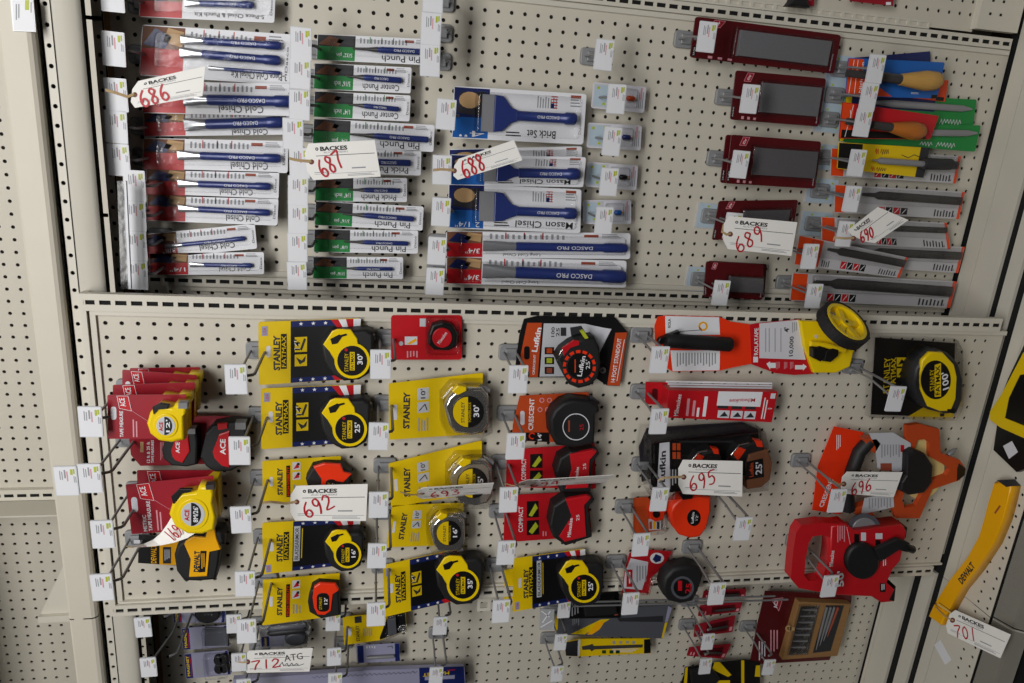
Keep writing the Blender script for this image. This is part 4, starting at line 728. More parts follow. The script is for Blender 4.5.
# orange and black tape on cut-out card
cD = (450, 320, 5.333)
T = Thing('tape_measure_pack', 'black and orange tape on a cut-out black, grey and orange card', 'tape measure', (573, 350), -.6, 0, 'tapes on orange and red cards'); m = MB(T).px(*cD)
m.prism([(395, -5), (470, -22), (880, -14), (945, 62), (905, 352), (838, 350), (770, 306), (372, 306), (350, 240), (370, 80)], 'black', 0, .08); m.poly([(412, 15), (490, 15), (468, 305), (370, 302), (378, 180)], 'dull_orange', .09); m.poly([(500, 18), (720, 20), (860, 50), (790, 190), (700, 300), (478, 302)], 'pale_grey', .09); m.poly([(735, 28), (862, 48), (800, 150), (770, 80)], 'off_white', .1); m.poly([(640, 40), (700, 30), (735, 90), (650, 110)], 'charcoal', .1)
m.poly([(882, 68), (944, 66), (905, 350), (838, 348)], 'dull_orange', .09); m.text('14 FOOT STANDOUT', (868, 332), (905, 98), 22, 'white', .1, .02); m.line([(890, 325), (930, 105)], .05, 'white', .1)
m.text('Lufkin', (450, 170), (474, 40), 30, 'white', .1, .03); m.text('CRESCENT', (445, 292), (452, 185), 12, 'white', .1, .02); m.text('100', (548, 90), (550, 38), 18, 'ink', .1, .02); m.text('25', (574, 88), (576, 42), 18, 'ink', .1, .02); m.rect(590, 40, 620, 85, 'charcoal', .1)
for y, kk in ((145, 'dull_orange'), (198, 'lime'), (250, 'rust')): m.rect(505, y, 555, y + 38, 'black', .1); m.rect(515, y + 6, 545, y + 32, kk, .105)
m.prism(m.rr(395, 140, 425, 210, 12), 'black', .08, .1); m.build('card')
b = MB(T).px(*cD); b.prism([(560, 195), (590, 150), (640, 112), (690, 90), (760, 80), (790, 140), (795, 230), (780, 300), (740, 340), (680, 355), (630, 335), (595, 270)], 'rubber', .08, 1.4, .22); o = b.build('tape_case')
b = MB(T).px(*cD)
for t in range(14): b.ring(690, 248, 72, 88, 'hi_orange', 1.41, 3, 0, (t * 25.7, t * 25.7 + 17))
b.prism(b.circ(692, 245, 68, 26), 'black', 1.38, 1.43, .02); b.text('Lufkin', (690, 300), (712, 192), 24, 'white', 1.44, .02); b.text("25'", (735, 262), (735, 212), 22, 'white', 1.44); b.lines(660, 210, 675, 290, 1, 'dull_orange', 1.44); b.build('label_disc', o)
for q in (0, 1):
    b = MB(T).px(*cD); b.tube([(*b.L(x + q * 18, y + q * 14, 1.25), 1.25) for x, y in ((575, 215), (590, 170), (625, 130), (665, 110))], .06, 'chrome'); b.build('trim_strip', o)
b = MB(T).px(*cD); b.prism([(600, 150), (660, 110), (690, 112), (690, 132), (640, 150), (605, 195)], 'red', 1.2, 1.42, .05); b.build('lock_slider', o)
b = MB(T).px(*cD); b.prism([(695, 62), (712, 55), (738, 95), (722, 105)], 'lime', 1.0, 1.3); b.build('blade_end', o)
b = MB(T).px(*cD); b.ring(815, 268, 8, 17, 'chrome', .5); b.prism(b.circ(815, 268, 17, 14), 'charcoal', .08, .49); b.build('rivet')

T = Thing('tape_measure_pack', 'large plain black tape on an orange card, third hook row', 'tape measure', (556, 418), -.6, 0, 'tapes on orange and red cards'); m = MB(T).px(*cD)
m.prism([(372, 405), (738, 384), (735, 660), (332, 642), (335, 560)], 'dull_orange', 0, .06); m.poly([(333, 600), (530, 600), (530, 652), (333, 640)], 'black', .07); m.text('CRESCENT', (430, 588), (438, 418), 26, 'white', .07, .02); m.text("14'", (478, 642), (478, 604), 22, 'white', .08, .02); m.ring(438, 618, 12, 18, 'hi_orange', .08, 16, 0, (60, 330))
for x, y in ((490, 428), (530, 428), (480, 478), (520, 478)): m.ring(x, y, 9, 13, 'pink_ink', .07)
m.prism(m.rr(375, 485, 398, 560, 10), 'off_white', .06, .075); m.build('card')
b = MB(T).px(*cD); b.prism([(522, 520), (545, 470), (590, 430), (640, 412), (740, 420), (782, 440), (788, 470), (765, 490), (765, 560), (760, 650), (660, 668), (560, 655), (528, 600)], 'rubber', .07, 1.5, .25); o = b.build('tape_case')
b = MB(T).px(*cD); b.ring(672, 570, 67, 72, 'off_white', 1.515, 36); b.text('25', (702, 588), (702, 556), 20, 'red', 1.515); b.lines(625, 535, 645, 605, 1, 'rust', 1.515); b.build('label_ring', o)
b = MB(T).px(*cD); b.prism([(750, 405), (800, 440), (795, 452), (748, 425)], 'charcoal', .5, .9, .05); b.build('blade_hook', o)

# red cards with red-black tapes
for lab, ox, oy, Q, bp, rp, tx in (('red and dark grey tape on red card, directly below the plain black tape', 512, 342, [(-20, 430), (330, 405), (335, 585), (-25, 580)], [(168, 510), (185, 455), (230, 428), (325, 425), (345, 435), (318, 470), (310, 590), (190, 592)], [(232, 450), (325, 432), (340, 438), (312, 470), (306, 585), (215, 590), (240, 510)], ((255, 560), (262, 500))), ('red and dark grey compact tape on red card, lower of the two', 512, 512, [(-28, -68), (300, -85), (320, 95), (-35, 120)], [(145, 40), (160, -35), (210, -68), (300, -75), (325, -60), (298, -30), (315, 90), (210, 125), (160, 90)], [(215, -50), (302, -65), (316, -58), (290, -30), (298, 100), (212, 122), (190, 100), (240, 20)], ((228, 100), (236, 25)))):
    pq = K(ox, oy, 4, Q); T = Thing('tape_measure_pack', lab, 'tape measure', ((pq[0][0] + pq[2][0]) / 2, (pq[0][1] + pq[2][1]) / 2), -.6, 0, 'tapes on orange and red cards'); m = MB(T).px(ox, oy, 4).quad4(*Q); Wd = abs(m.c4[1][0] - m.c4[0][0])
    m.prism(m.rr(0, 0, 1, 1, .02, .03), 'red', 0, .06); m.text('COMPACT', (.19, .2), (.19, .75), Wd * .05, 'white', .07, .015); m.rect(.26, .5, .4, .85, 'black', .07); m.poly([(.28, .55), (.36, .8), (.39, .7), (.32, .52)], 'lime', .075); m.rect(.26, .12, .4, .44, 'black', .07); m.poly([(.28, .2), (.36, .4), (.39, .3), (.32, .14)], 'lime', .075); m.lines(.43, .08, .49, .2, 2, 'pink_ink', .07); m.build('card')
    b = MB(T).px(ox, oy, 4); b.prism(bp, 'rubber', .07, 1.3, .2); o = b.build('rubber_case'); b = MB(T).px(ox, oy, 4); b.prism(rp, 'red', 1.1, 1.42, .1); b.text('Milwaukee', tx[0], tx[1], 14, 'white', 1.43, .015); b.text('25', (tx[0][0] + 35, tx[1][1] + 10), (tx[0][0] + 35, tx[1][1] - 14), 12, 'white', 1.43); b.build('red_shell', o)
# ---------------------------------------------------------------- middle bay, right half
cW = (630, 300, 4.267)
T = Thing('measuring_wheel', 'folded measuring wheel on orange card with yellow spoked wheel and black grip', 'measuring wheel', (740, 340), -.6, 0); m = MB(T).px(*cW)
m.prism([(118, 72), (150, 66), (380, 72), (430, 92), (520, 105), (520, 272), (430, 290), (380, 302), (180, 305), (112, 262), (105, 110)], 'hi_orange', 0, .06); m.poly([(150, 68), (380, 74), (384, 148), (152, 150)], 'white', .07); m.poly([(172, 215), (384, 215), (382, 300), (182, 303)], 'white', .07); m.text('ROLA', (168, 118), (168, 80), 12, 'ink', .08, .02); m.lines(196, 225, 370, 292, 14, 'grey_ink', .08)
m.poly(m.circ(312, 112, 20, 20), 'amber', .08); m.poly(m.circ(312, 112, 12, 16), 'white', .085); m.line([(190, 136), (298, 128)], .05, 'ink', .085); m.line([(296, 118), (305, 130)], .1, 'rust', .09); m.build('card')
m = MB(T).px(*cW); m.prism([(512, 105), (552, 98), (725, 82), (745, 150), (785, 315), (700, 320), (620, 312), (520, 275)], 'red', .05, .12); m.poly([(552, 100), (722, 84), (732, 180), (750, 255), (552, 248)], 'off_white', .13); m.text('ROLATAPE', (538, 235), (540, 120), 17, 'white', .14, .02); m.rect(526, 242, 546, 266, 'white', .14); m.text('10,000', (688, 240), (692, 155), 20, 'ink', .14, .02); m.text("4'", (668, 138), (668, 116), 22, 'ink', .14, .03)
for x in (575, 590, 615, 640): m.lines(x, 120, x + 8, 235, 1, 'grey_ink', .14)
m.lines(690, 95, 715, 145, 3, 'grey_ink', .14)
for x in (600, 728): m.poly([(x - 18, 272), (x - 2, 262), (x - 2, 268), (x + 22, 268), (x + 22, 290), (x - 2, 290), (x - 2, 298)] if x == 600 else [(x + 26, 284), (x + 10, 272), (x + 10, 278), (x - 24, 278), (x - 24, 296), (x + 10, 296), (x + 10, 302)], 'white', .14)
for x in (632, 664, 690): m.lines(x - 8, 264, x + 8, 300, 3, 'pink_ink', .14)
m.build('folded_card')
b = MB(T).px(*cW); b.turn((150, 172), (432, 190), [(0, .5), (.03, .56), (.97, .56), (1, .45)], 'rubber', .75, n=16)
b.prism([(120, 178), (128, 165), (210, 132), (218, 140), (160, 180), (130, 192)], 'black', .4, .8, .08); b.build('foam_grip')
b = MB(T).px(*cW); b.prism([(728, 90), (800, 92), (870, 150), (962, 195), (940, 285), (880, 312), (815, 312), (785, 312), (745, 200)], 'tape_yellow', .1, .5, .1); b.build('yellow_housing')
b = MB(T).px(*cW); b.prism(b.circ(795, 156, 8, 12), 'beige', .5, .53)
b.prism([(775, 205), (800, 190), (828, 200), (826, 240), (808, 260), (776, 245)], 'black', .5, 1.1, .08); b.prism([(830, 215), (860, 198), (885, 205), (882, 235), (850, 262), (820, 258)], 'black', .5, 1.1, .08); b.build('black_clips')
b = MB(T).px(*cW); b.tube([(*b.L(770, 186, .9), .9), (*b.L(820, 190, .9), .9), (*b.L(915, 215, .9), .9)], .22, 'tape_yellow'); b.build('yellow_axle_arm')
# wheel: a 4-inch spoked wheel standing out from the wall, tilted
wc = T.loc(843, 325, 2.2); ax = Vector((.22, .82, .58)).normalized(); e1 = Vector((1, -.25, -.05)); e1 = (e1 - ax * e1.dot(ax)).normalized(); e2 = ax.cross(e1); C0 = Vector((wc[0], wc[1], 2.2))
def wheel_ring(m, R, r0, r1, w0, w1, k, n=36):
    vs = []
    for t in range(n):
        a = 2 * math.pi * t / n; dd = e1 * math.cos(a) + e2 * math.sin(a)
        for r, w in ((r1, w0), (r1, w1), (r0, w1), (r0, w0)): vs.append(tuple(C0 + dd * r + ax * w))
    fs = []
    for t in range(n):
        u = (t + 1) % n
        for q in range(4): fs.append([t * 4 + q, u * 4 + q, u * 4 + (q + 1) % 4, t * 4 + (q + 1) % 4])
    m.add(vs, fs, k, False)
b = MB(T); wheel_ring(b, 0, 1.72, 2.05, -.42, .42, 'rubber'); b.build('rubber_tyre')
b = MB(T); wheel_ring(b, 0, 1.5, 1.74, -.35, .46, 'tape_yellow'); wheel_ring(b, 0, .0, .42, -.3, .4, 'tape_yellow', 20)
for t in range(5):
    a = 2 * math.pi * t / 5 + .3; dd = e1 * math.cos(a) + e2 * math.sin(a); sd = ax.cross(dd); vs = []
    for r, hw in ((.35, .26), (1.58, .2)):
        for w in (-.1, .25): vs += [tuple(C0 + dd * r + sd * hw + ax * w), tuple(C0 + dd * r - sd * hw + ax * w)]
    b.add(vs, [[2, 3, 7, 6], [0, 4, 5, 1], [0, 2, 6, 4], [1, 5, 7, 3]], 'tape_yellow')
o = b.build('wheel_rim')
b = MB(T); wheel_ring(b, 0, .0, .12, .38, .46, 'black', 12); b.build('hub_bolt', o)

# long red box
T = Thing('blade_box', 'long red box with striped white top hanging by its slotted tab', 'box', (721, 402), -.5, 0); b = MB(T).px(*cW).quad4((165, 385), (630, 392), (605, 522), (155, 502), 1.5); H = abs(b.c4[3][1] - b.c4[0][1])
b.box(0, 0, 1, 1, 'red', .05, 1.5, .02); w = 1.51
b.text('Milwaukee', (.085, .08), (.1, .86), .36, 'white', w, .01); b.lines(.16, .1, .27, .8, 2, 'pink_ink', w); b.lines(.31, .1, .38, .9, 1, 'white', w); b.lines(.26, .08, .31, .45, 1, 'white', w); b.rect(.45, .5, .86, .99, 'white', w); b.text('Milwaukee', (.8, .72), (.56, .66), .32, 'red', w + .01, .01)
for q in range(3): b.rect(.47 + q * .125, .08, .58 + q * .125, .34, 'off_white', w); b.poly([(.49 + q * .125, .12), (.53 + q * .125, .3), (.57 + q * .125, .14)], 'charcoal', w + .01); b.rect(.46 + q * .13, .4, .56 + q * .13, .5, 'charcoal', w)
b.lines(.88, .1, .93, .9, 2, 'white', w); b.ring(.955, .45, .012, .02, 'white', w); b.rect(.94, .78, .985, .95, 'off_white', w); b.build('carton')
m = MB(T).px(*cW); m.prism([(68, 350), (160, 352), (160, 448), (65, 445)], 'red', 0, .1); m.prism(m.rr(95, 378, 118, 430, 8), 'maroon', .1, .12); m.build('hang_tab')
m = MB(T).px(*cW)
for q in range(3): a = m.L(155 + q * 8, 350 + q * 9, 1.0); e = m.L(600, 357 + q * 9, 1.0); m.line([(155 + q * 8, 348 + q * 10), (605, 356 + q * 10)], .14, ('white', 'off_white', 'pale_grey')[q], 1.0 + q * .15)
m.build('striped_top')

# big clear clamshell with two orange and black tapes
cE = (512, 342, 4)
T = Thing('clamshell_pack', 'empty-looking black card in a clear clamshell behind the twin tapes', 'tape measure', (690, 455), -.3, 0); m = MB(T).px(*cE); m.prism([(540, 345), (925, 322), (985, 350), (985, 400), (520, 560), (508, 420)], 'photo_dark', 0, .1); m.build('card'); m = MB(T).px(*cE); m.prism([(512, 335), (950, 312), (998, 350), (998, 420), (505, 580), (500, 400)], 'clear', 0, .3, .1); m.build('clamshell')
T = Thing('clamshell_pack', 'large clamshell with two black and orange tapes behind the tag 695', 'tape measure', (706, 465), -.9, 0); m = MB(T).px(*cE); m.prism([(562, 405), (985, 362), (1000, 560), (600, 605), (555, 590)], 'black', 0, .1); m.poly([(590, 405), (630, 400), (632, 590), (580, 592)], 'off_white', .11); m.text('Lufkin', (600, 562), (604, 436), 24, 'ink', .12, .03)
for x, y in ((642, 405), (642, 440), (660, 405), (660, 440)): m.rect(x, y, x + 14, y + 28, 'dull_orange', .12)
m.lines(625, 510, 660, 590, 3, 'pale_grey', .12); m.rect(668, 402, 985, 395, 'charcoal', .11); m.build('card')
for bx, sc in (((760, 470), 1.0), ((925, 445), 1.15)):
    X = lambda P: [(bx[0] + sc * x, bx[1] + sc * y) for x, y in P]
    b = MB(T).px(*cE); b.prism(X([(-45, 10), (-20, -30), (30, -50), (62, -40), (75, 10), (70, 60), (20, 80), (-35, 60)]), 'rubber', .1, 1.3, .2); o = b.build('tape_case')
    b = MB(T).px(*cE); b.prism(X([(-36, 2), (-16, -22), (10, -12), (-18, 28)]), 'hi_orange', 1.2, 1.36, .05); b.build('orange_panel', o); b = MB(T).px(*cE); b.tube([(*b.L(*q, 1.35), 1.35) for q in X([(-42, 6), (-15, -28), (20, -36)])], .07, 'chrome'); b.build('trim_strip', o)
    b = MB(T).px(*cE); b.prism(X([(40, -46), (66, -42), (70, -20), (48, -22)]), 'hi_orange', .9, 1.33, .05); b.build('lock_button', o)
b = MB(T).px(*cE); b.prism([(938, 440), (1010, 420), (1030, 470), (1020, 540), (985, 570), (930, 578), (925, 480)], 'brown', .2, 1.5, .1); b.prism([(938, 480), (1004, 465), (1008, 540), (935, 552)], 'black', 1.5, 1.52); b.text('Lufkin', (958, 540), (958, 484), 16, 'dull_orange', 1.53, .02); b.text("25'", (986, 530), (988, 480), 26, 'off_white', 1.53, .02); o = b.build('brown_tape_case')
m = MB(T).px(*cE); m.prism([(548, 390), (1000, 348), (1012, 400), (1012, 580), (610, 618), (545, 605)], 'clear', .0, 1.9, .2); m.build('clamshell')

# orange keyed tape and small orange card
cF = (640, 470, 5.333)
T = Thing('tape_measure', 'bright orange tape hanging just under the tag 695', 'tape measure', (688, 515), -.5, 0); b = MB(T).px(*cF); b.prism([(148, 215), (165, 175), (210, 135), (290, 118), (368, 128), (370, 200), (345, 300), (310, 345), (255, 352), (200, 335), (160, 285)], 'hi_orange', .05, 1.2, .25); o = b.build('tape_case'); b = MB(T).px(*cF); b.prism(b.circ(288, 256, 36, 22, 44), 'black', 1.18, 1.24, .02); b.text('Lufkin', (278, 285), (284, 225), 14, 'white', 1.25, .02); b.text("12'", (302, 268), (304, 240), 12, 'white', 1.25); b.build('label_disc', o); b = MB(T).px(*cF); b.prism([(215, 135), (290, 122), (280, 155), (230, 162)], 'black', .9, 1.28, .08); b.build('lock_slider', o)
T = Thing('tape_card', 'orange card in clear wrap with a tiny orange tape, left of the orange tape', 'tape measure', (651, 513), -.3, 0); m = MB(T).px(*cF); m.prism([(-35, 150), (42, 145), (110, 245), (115, 320), (-35, 345)], 'dull_orange', 0, .06); m.poly([(45, 262), (112, 255), (112, 318), (48, 322)], 'pale_grey', .07)
for q in range(3): m.rect(50 + q * 20, 275, 64 + q * 20, 315, ('rust', 'amber', 'charcoal')[q], .075)
m.build('card'); b = MB(T).px(*cF); b.prism([(45, 215), (65, 180), (110, 175), (132, 215), (120, 260), (80, 272), (50, 255)], 'hi_orange', .06, .6, .1); b.prism(b.circ(88, 236, 20, 16), 'black', .6, .63); b.build('tape_case'); m = MB(T).px(*cF); m.prism([(-45, 138), (50, 130), (140, 170), (145, 320), (120, 335), (-45, 352)], 'clear', 0, .8, .15); m.build('clear_wrap')
cG = (512, 512, 4)
T = Thing('tape_card', 'curved red and white card in a clear blister, above the tag-less wire hooks', 'tape measure', (646, 571), -.4, 0); m = MB(T).px(*cG); m.prism([(470, 165), (540, 150), (640, 158), (610, 215), (560, 260), (545, 325), (440, 318), (450, 240)], 'red', 0, .06); m.poly([(475, 185), (545, 200), (540, 250), (520, 312), (445, 305), (452, 240)], 'off_white', .07); m.rect(458, 230, 482, 300, 'red', .08); m.lines(464, 240, 477, 292, 1, 'white', .085); m.lines(495, 215, 540, 290, 4, 'grey_ink', .08); m.poly(m.circ(580, 185, 28, 20, 22), 'white', .07); m.poly([(562, 190), (575, 168), (598, 178), (594, 196), (575, 202)], 'navy', .075); m.build('card'); m = MB(T).px(*cG); m.prism([(430, 300), (450, 180), (470, 150), (645, 150), (640, 200), (560, 290), (550, 330), (430, 328)], 'clear', .065, .6, .15); m.build('blister')
T = Thing('tape_measure', 'round black tape with grey ring, hanging alone over the lower upright', 'tape measure', (681, 581), -.9, 0); b = MB(T).px(*cG); b.prism([(592, 290), (602, 250), (635, 215), (700, 200), (742, 212), (758, 240), (738, 300), (715, 345), (665, 355), (620, 345), (598, 320)], 'rubber', .0, 1.3, .3); o = b.build('tape_case'); b = MB(T).px(*cG); b.ring(682, 303, 36, 46, 'slate', 1.33, 26); b.prism(b.circ(682, 303, 37, 22), 'black', 1.28, 1.33, .02); b.text('25', (702, 325), (708, 285), 20, 'red', 1.345, .02); b.rect(664, 275, 680, 315, 'red', 1.34); b.build('label_disc', o)

# hundred-foot tape
cH = (768, 342, 4)
T = Thing('long_tape_pack', 'yellow and black tape marked 100 on a black card', 'tape measure', (914, 378), -.6, 0); m = MB(T).px(*cH); m.prism([(430, -18), (748, 5), (742, 302), (412, 290)], 'black', 0, .06); m.poly([(560, 298), (660, 238), (745, 245), (742, 302)], 'yellow', .07)
m.text('STANLEY', (472, 205), (478, 62), 24, 'yellow', .08, .01); m.text('FATMAX', (500, 180), (503, 62), 20, 'yellow', .08, .02)
for y in (62, 105): m.rect(515, y, 552, y + 36, 'yellow', .08); m.poly([(520, y + 30), (535, y + 6), (548, y + 20)], 'black', .085)
m.poly([(688, 285), (705, 285), (705, 298), (688, 298)], 'ink', .08); m.build('card')
b = MB(T).px(*cH); b.prism([(560, 160), (572, 95), (612, 45), (650, 25), (700, 35), (740, 75), (758, 140), (755, 225), (735, 275), (690, 278), (625, 262), (600, 250), (572, 215)], 'charcoal', .06, 1.7, .25); o = b.build('rubber_rim'); b = MB(T).px(*cH); b.prism([(610, 130), (618, 75), (650, 42), (700, 42), (745, 90), (757, 140), (752, 230), (732, 278), (690, 278), (640, 258), (612, 190)], 'tape_yellow', 1.5, 1.85, .1); b.ring(676, 152, 64, 72, 'tape_yellow', 1.86, 30); b.build('yellow_face', o)
b = MB(T).px(*cH); b.prism(b.circ(672, 152, 60, 30, 78), 'black', 1.8, 1.9, .03); b.text('STANLEY', (657, 195), (657, 110), 18, 'yellow', 1.91); b.prism([(667, 220), (667, 92), (692, 84), (692, 218)], 'yellow', 1.9, 1.905); b.text('FATMAX', (679, 212), (679, 95), 17, 'black', 1.915, .02); b.text("100'", (712, 190), (706, 120), 26, 'white', 1.915, .02); b.build('label_disc', o)
b = MB(T).px(*cH); b.prism([(705, 262), (735, 262), (735, 280), (708, 276)], 'black', 1.0, 1.87); b.build('ring_pull', o); m = MB(T).px(*cH); m.prism([(415, -30), (755, -8), (772, 30), (772, 260), (745, 312), (402, 300)], 'clear', .0, .9, .2); m.build('clamshell')

# orange open-reel tape
T = Thing('open_reel_tape', 'orange open-frame reel tape with black crank, behind the tag 696', 'tape measure', (890, 470), -.8, 0); cI = cH
m = MB(T).px(*cI); m.prism([(265, 338), (385, 362), (310, 560), (290, 690), (178, 672), (200, 500)], 'hi_orange', 0, .08); m.lines(272, 372, 292, 440, 3, 'white', .09); m.text('CRESCENT', (212, 660), (256, 545), 17, 'white', .09, .02); m.build('card')
def frame_poly(T, crop, P, Hh, k, w0, w1, name, par=None):
    b = MB(T).px(*crop); n = len(P); m_ = len(Hh)
    wq = w1 - .5 * (w1 - w0); q, h = [b.L(x, y, wq) for x, y in P], [b.L(x, y, wq) for x, y in Hh]
    vs = [(*a, w1) for a in q] + [(*a, w1) for a in h] + [(*a, w0) for a in q] + [(*a, w0) for a in h]; fs = []
    for t in range(n):
        r = (t + 1) % n; fs += [[t, n + t, n + r, r], [t, r, 2 * n + r, 2 * n + t], [n + t, 3 * n + t, 3 * n + r, n + r]]
    b.add(vs, fs, k); return b.build(name, par)
frame_poly(T, cI, [(548, 330), (600, 324), (678, 345), (684, 440), (760, 468), (785, 505), (760, 548), (650, 585), (600, 700), (505, 700), (485, 640), (530, 520), (548, 420)], [(592, 388), (620, 385), (640, 400), (640, 455), (700, 488), (722, 505), (705, 530), (640, 552), (585, 650), (540, 660), (530, 625), (560, 520), (575, 440)], 'dull_orange', .9, 1.3, 'reel_frame')
b = MB(T).px(*cI); b.prism(b.circ(612, 500, 95, 30, 130), 'cream', .5, .9, .05); b.build('tape_coil')
b = MB(T).px(*cI); b.tube([(*b.L(x, y, 1.0), 1.0) for x, y in ((405, 395), (365, 440), (335, 520), (318, 610), (320, 670))], .55, 'rubber', 12); b.build('grip_handle')
b = MB(T).px(*cI); b.prism([(378, 385), (425, 378), (445, 400), (420, 440), (392, 425)], 'dull_orange', .6, 1.4, .1); b.build('handle_bracket'); b = MB(T).px(*cI); b.prism([(330, 665), (395, 640), (420, 690), (360, 700)], 'dull_orange', .6, 1.3, .1); b.build('handle_bracket')
m = MB(T).px(*cI); m.prism([(405, 365), (500, 362), (572, 405), (565, 500), (520, 520), (440, 505), (430, 420)], 'pale_grey', 1.32, 1.4); m.lines(450, 410, 530, 470, 7, 'grey_ink', 1.41); m.rect(450, 485, 495, 515, 'rust', 1.41); m.rect(530, 412, 545, 440, 'red', 1.41); m.prism([(388, 625), (500, 600), (505, 660), (375, 690)], 'pale_grey', 1.32, 1.4); m.lines(400, 625, 495, 672, 8, 'grey_ink', 1.41); m.build('paper_wrap')
b = MB(T).px(*cI); b.prism([(548, 440), (575, 425), (625, 445), (655, 490), (650, 560), (620, 600), (560, 610), (520, 590), (525, 560), (545, 530)], 'rubber', 1.3, 2.0, .25); b.build('crank_knob')
b = MB(T).px(*cI); b.prism([(758, 480), (785, 500), (782, 530), (750, 555), (752, 500)], 'black', .85, 1.36, .1); b.build('nose_cap'); b = MB(T).px(*cI); b.turn((720, 452), (750, 428), [(0, .18), (.4, .25), (1, .12)], 'steel', 1.0); b.build('end_hook')
# red open-reel tape
cJ = (768, 512, 4)
T = Thing('open_reel_tape', 'red closed reel tape with loop handle and black crank, lowest on the right', 'tape measure', (846, 560), -2.3, 0)
frame_poly(T, cJ, [(120, 40), (200, 30), (270, 35), (270, 160), (262, 300), (190, 305), (110, 290), (78, 250), (88, 140), (100, 70)], [(165, 85), (200, 80), (240, 88), (245, 140), (222, 200), (200, 255), (150, 262), (132, 240), (138, 170), (150, 110)], 'red', .3, 1.3, 'loop_handle')
b = MB(T).px(*cJ); b.prism([(240, 45), (300, 35), (330, 60), (520, 35), (540, 60), (515, 180), (485, 215), (460, 270), (495, 300), (490, 345), (440, 350), (400, 325), (260, 318), (215, 290), (235, 150)], 'red', .1, 1.4, .15); w = 1.41
b.text('Milwaukee', (252, 218), (258, 155), 15, 'white', w, .01); b.text("50'", (290, 300), (290, 235), 26, 'white', w, .03); b.lines(458, 190, 474, 220, 2, 'white', w); b.rect(345, 88, 365, 120, 'black', w); b.rect(372, 82, 392, 115, 'off_white', w); b.rect(430, 85, 458, 108, 'off_white', w); b.rect(430, 112, 450, 134, 'black', w); b.rect(448, 285, 470, 320, 'black', w); b.lines(452, 288, 468, 316, 2, 'white', w + .005); b.lines(275, 55, 310, 130, 4, 'pink_ink', w); b.line([(315, 60), (330, 135)], .03, 'white', w); b.build('red_case')
b = MB(T).px(*cJ); b.ring(385, 75, 52, 68, 'slate', 1.05, 20, 0, (190, 350)); b.prism(b.circ(388, 78, 62, 24), 'grey_steel', .3, 1.0, .05); b.build('tape_coil')
b = MB(T).px(*cJ); b.prism([(500, 42), (545, 52), (538, 95), (515, 100)], 'black', .3, 1.36, .08); b.prism([(470, 340), (498, 285), (492, 345)], 'black', .3, 1.42, .05); b.build('corner_bumper')
b = MB(T).px(*cJ); b.prism(b.circ(376, 196, 66, 26, 72), 'rubber', 1.4, 1.9, .2); o = b.build('crank_hub'); b = MB(T).px(*cJ); b.prism([(430, 150), (520, 108), (570, 128), (580, 150), (560, 162), (525, 152), (450, 200)], 'rubber', 1.8, 2.15, .12); b.build('crank_arm', o); b = MB(T).px(*cJ); b.turn((552, 142), (585, 152), [(0, .3), (.8, .34), (1, .2)], 'black', 2.3); b.build('crank_grip', o)

# hooks of the middle bay (labels hang at the tips)
for x, y, who in ((90.5, 422, 'holding the stack of four crimson tape cards'), (90, 478.5, 'carrying two labels side by side over the shelf lip'), (102.5, 534.5, 'holding the crimson metric tape cards'), (102, 587.5, 'holding the amber and black tape')):
    t = hook(x, y, MID, who)
    if y == 478.5:
        e = bpy.data.objects.new('price_label', [c for c in t.o.children if c.name.startswith('price_label')][0].data); COLL.objects.link(e); e.parent = t.o; e.location = (-1.33 * S, -.12 * S, .05 * S)
for x, y, who in ((236, 379.5, 'holding the topmost starred yellow card'), (239.5, 451, 'holding the second starred yellow card'), (241, 520, 'holding the orange tape behind tag 692'), (245, 584, 'holding the yellow card under tag 692'), (246.5, 631.5, 'holding the lowest orange and black tape')): hook(x, y, MID, who, sc=.98)
for x, y, who in ((380.5, 364.5, 'holding the small red keychain card'), (378.5, 436.5, 'holding the topmost chrome tape'), (378.5, 505, 'holding the tilted second chrome tape'), (377, 556, 'holding the small third chrome tape'), (376, 614.5, 'holding the tilted tape marked 35')): hook(x, y, MID, who, sc=.98)
for x, y, who in ((518, 379.5, 'holding the cut-out orange and black card'), (515.5, 446.5, 'holding the plain black tape'), (508.5, 500, 'holding the upper red tape card'), (506, 553, 'holding the compact red tape card'), (501, 611.5, 'holding the tape right of the white lower tab')): hook(x, y, MID, who, sc=.98)
for x, y, who in ((659.5, 360, 'holding the measuring wheel'), (659, 421.5, 'holding the long red box'), (659.5, 499.5, 'holding the clamshells behind tag 695'), (641, 545, 'holding the small orange card'), (630.5, 604, 'holding the curved red and white card')): hook(x, y, MID, who, L=5.4, sc=.98, off=(0, .25))
for x, y, who in ((743, 529, 'empty, below the tag 695'), (717, 594, 'beside the lone round black tape')): hook(x, y, MID, who, off=(-.1, .45))
for x, y, who in ((896, 399, 'holding the tape marked 100'), (837.5, 501, 'holding the orange open reel'), (830, 586.5, 'holding the red reel')): hook(x, y, MID, who, off=(-.2, .55))
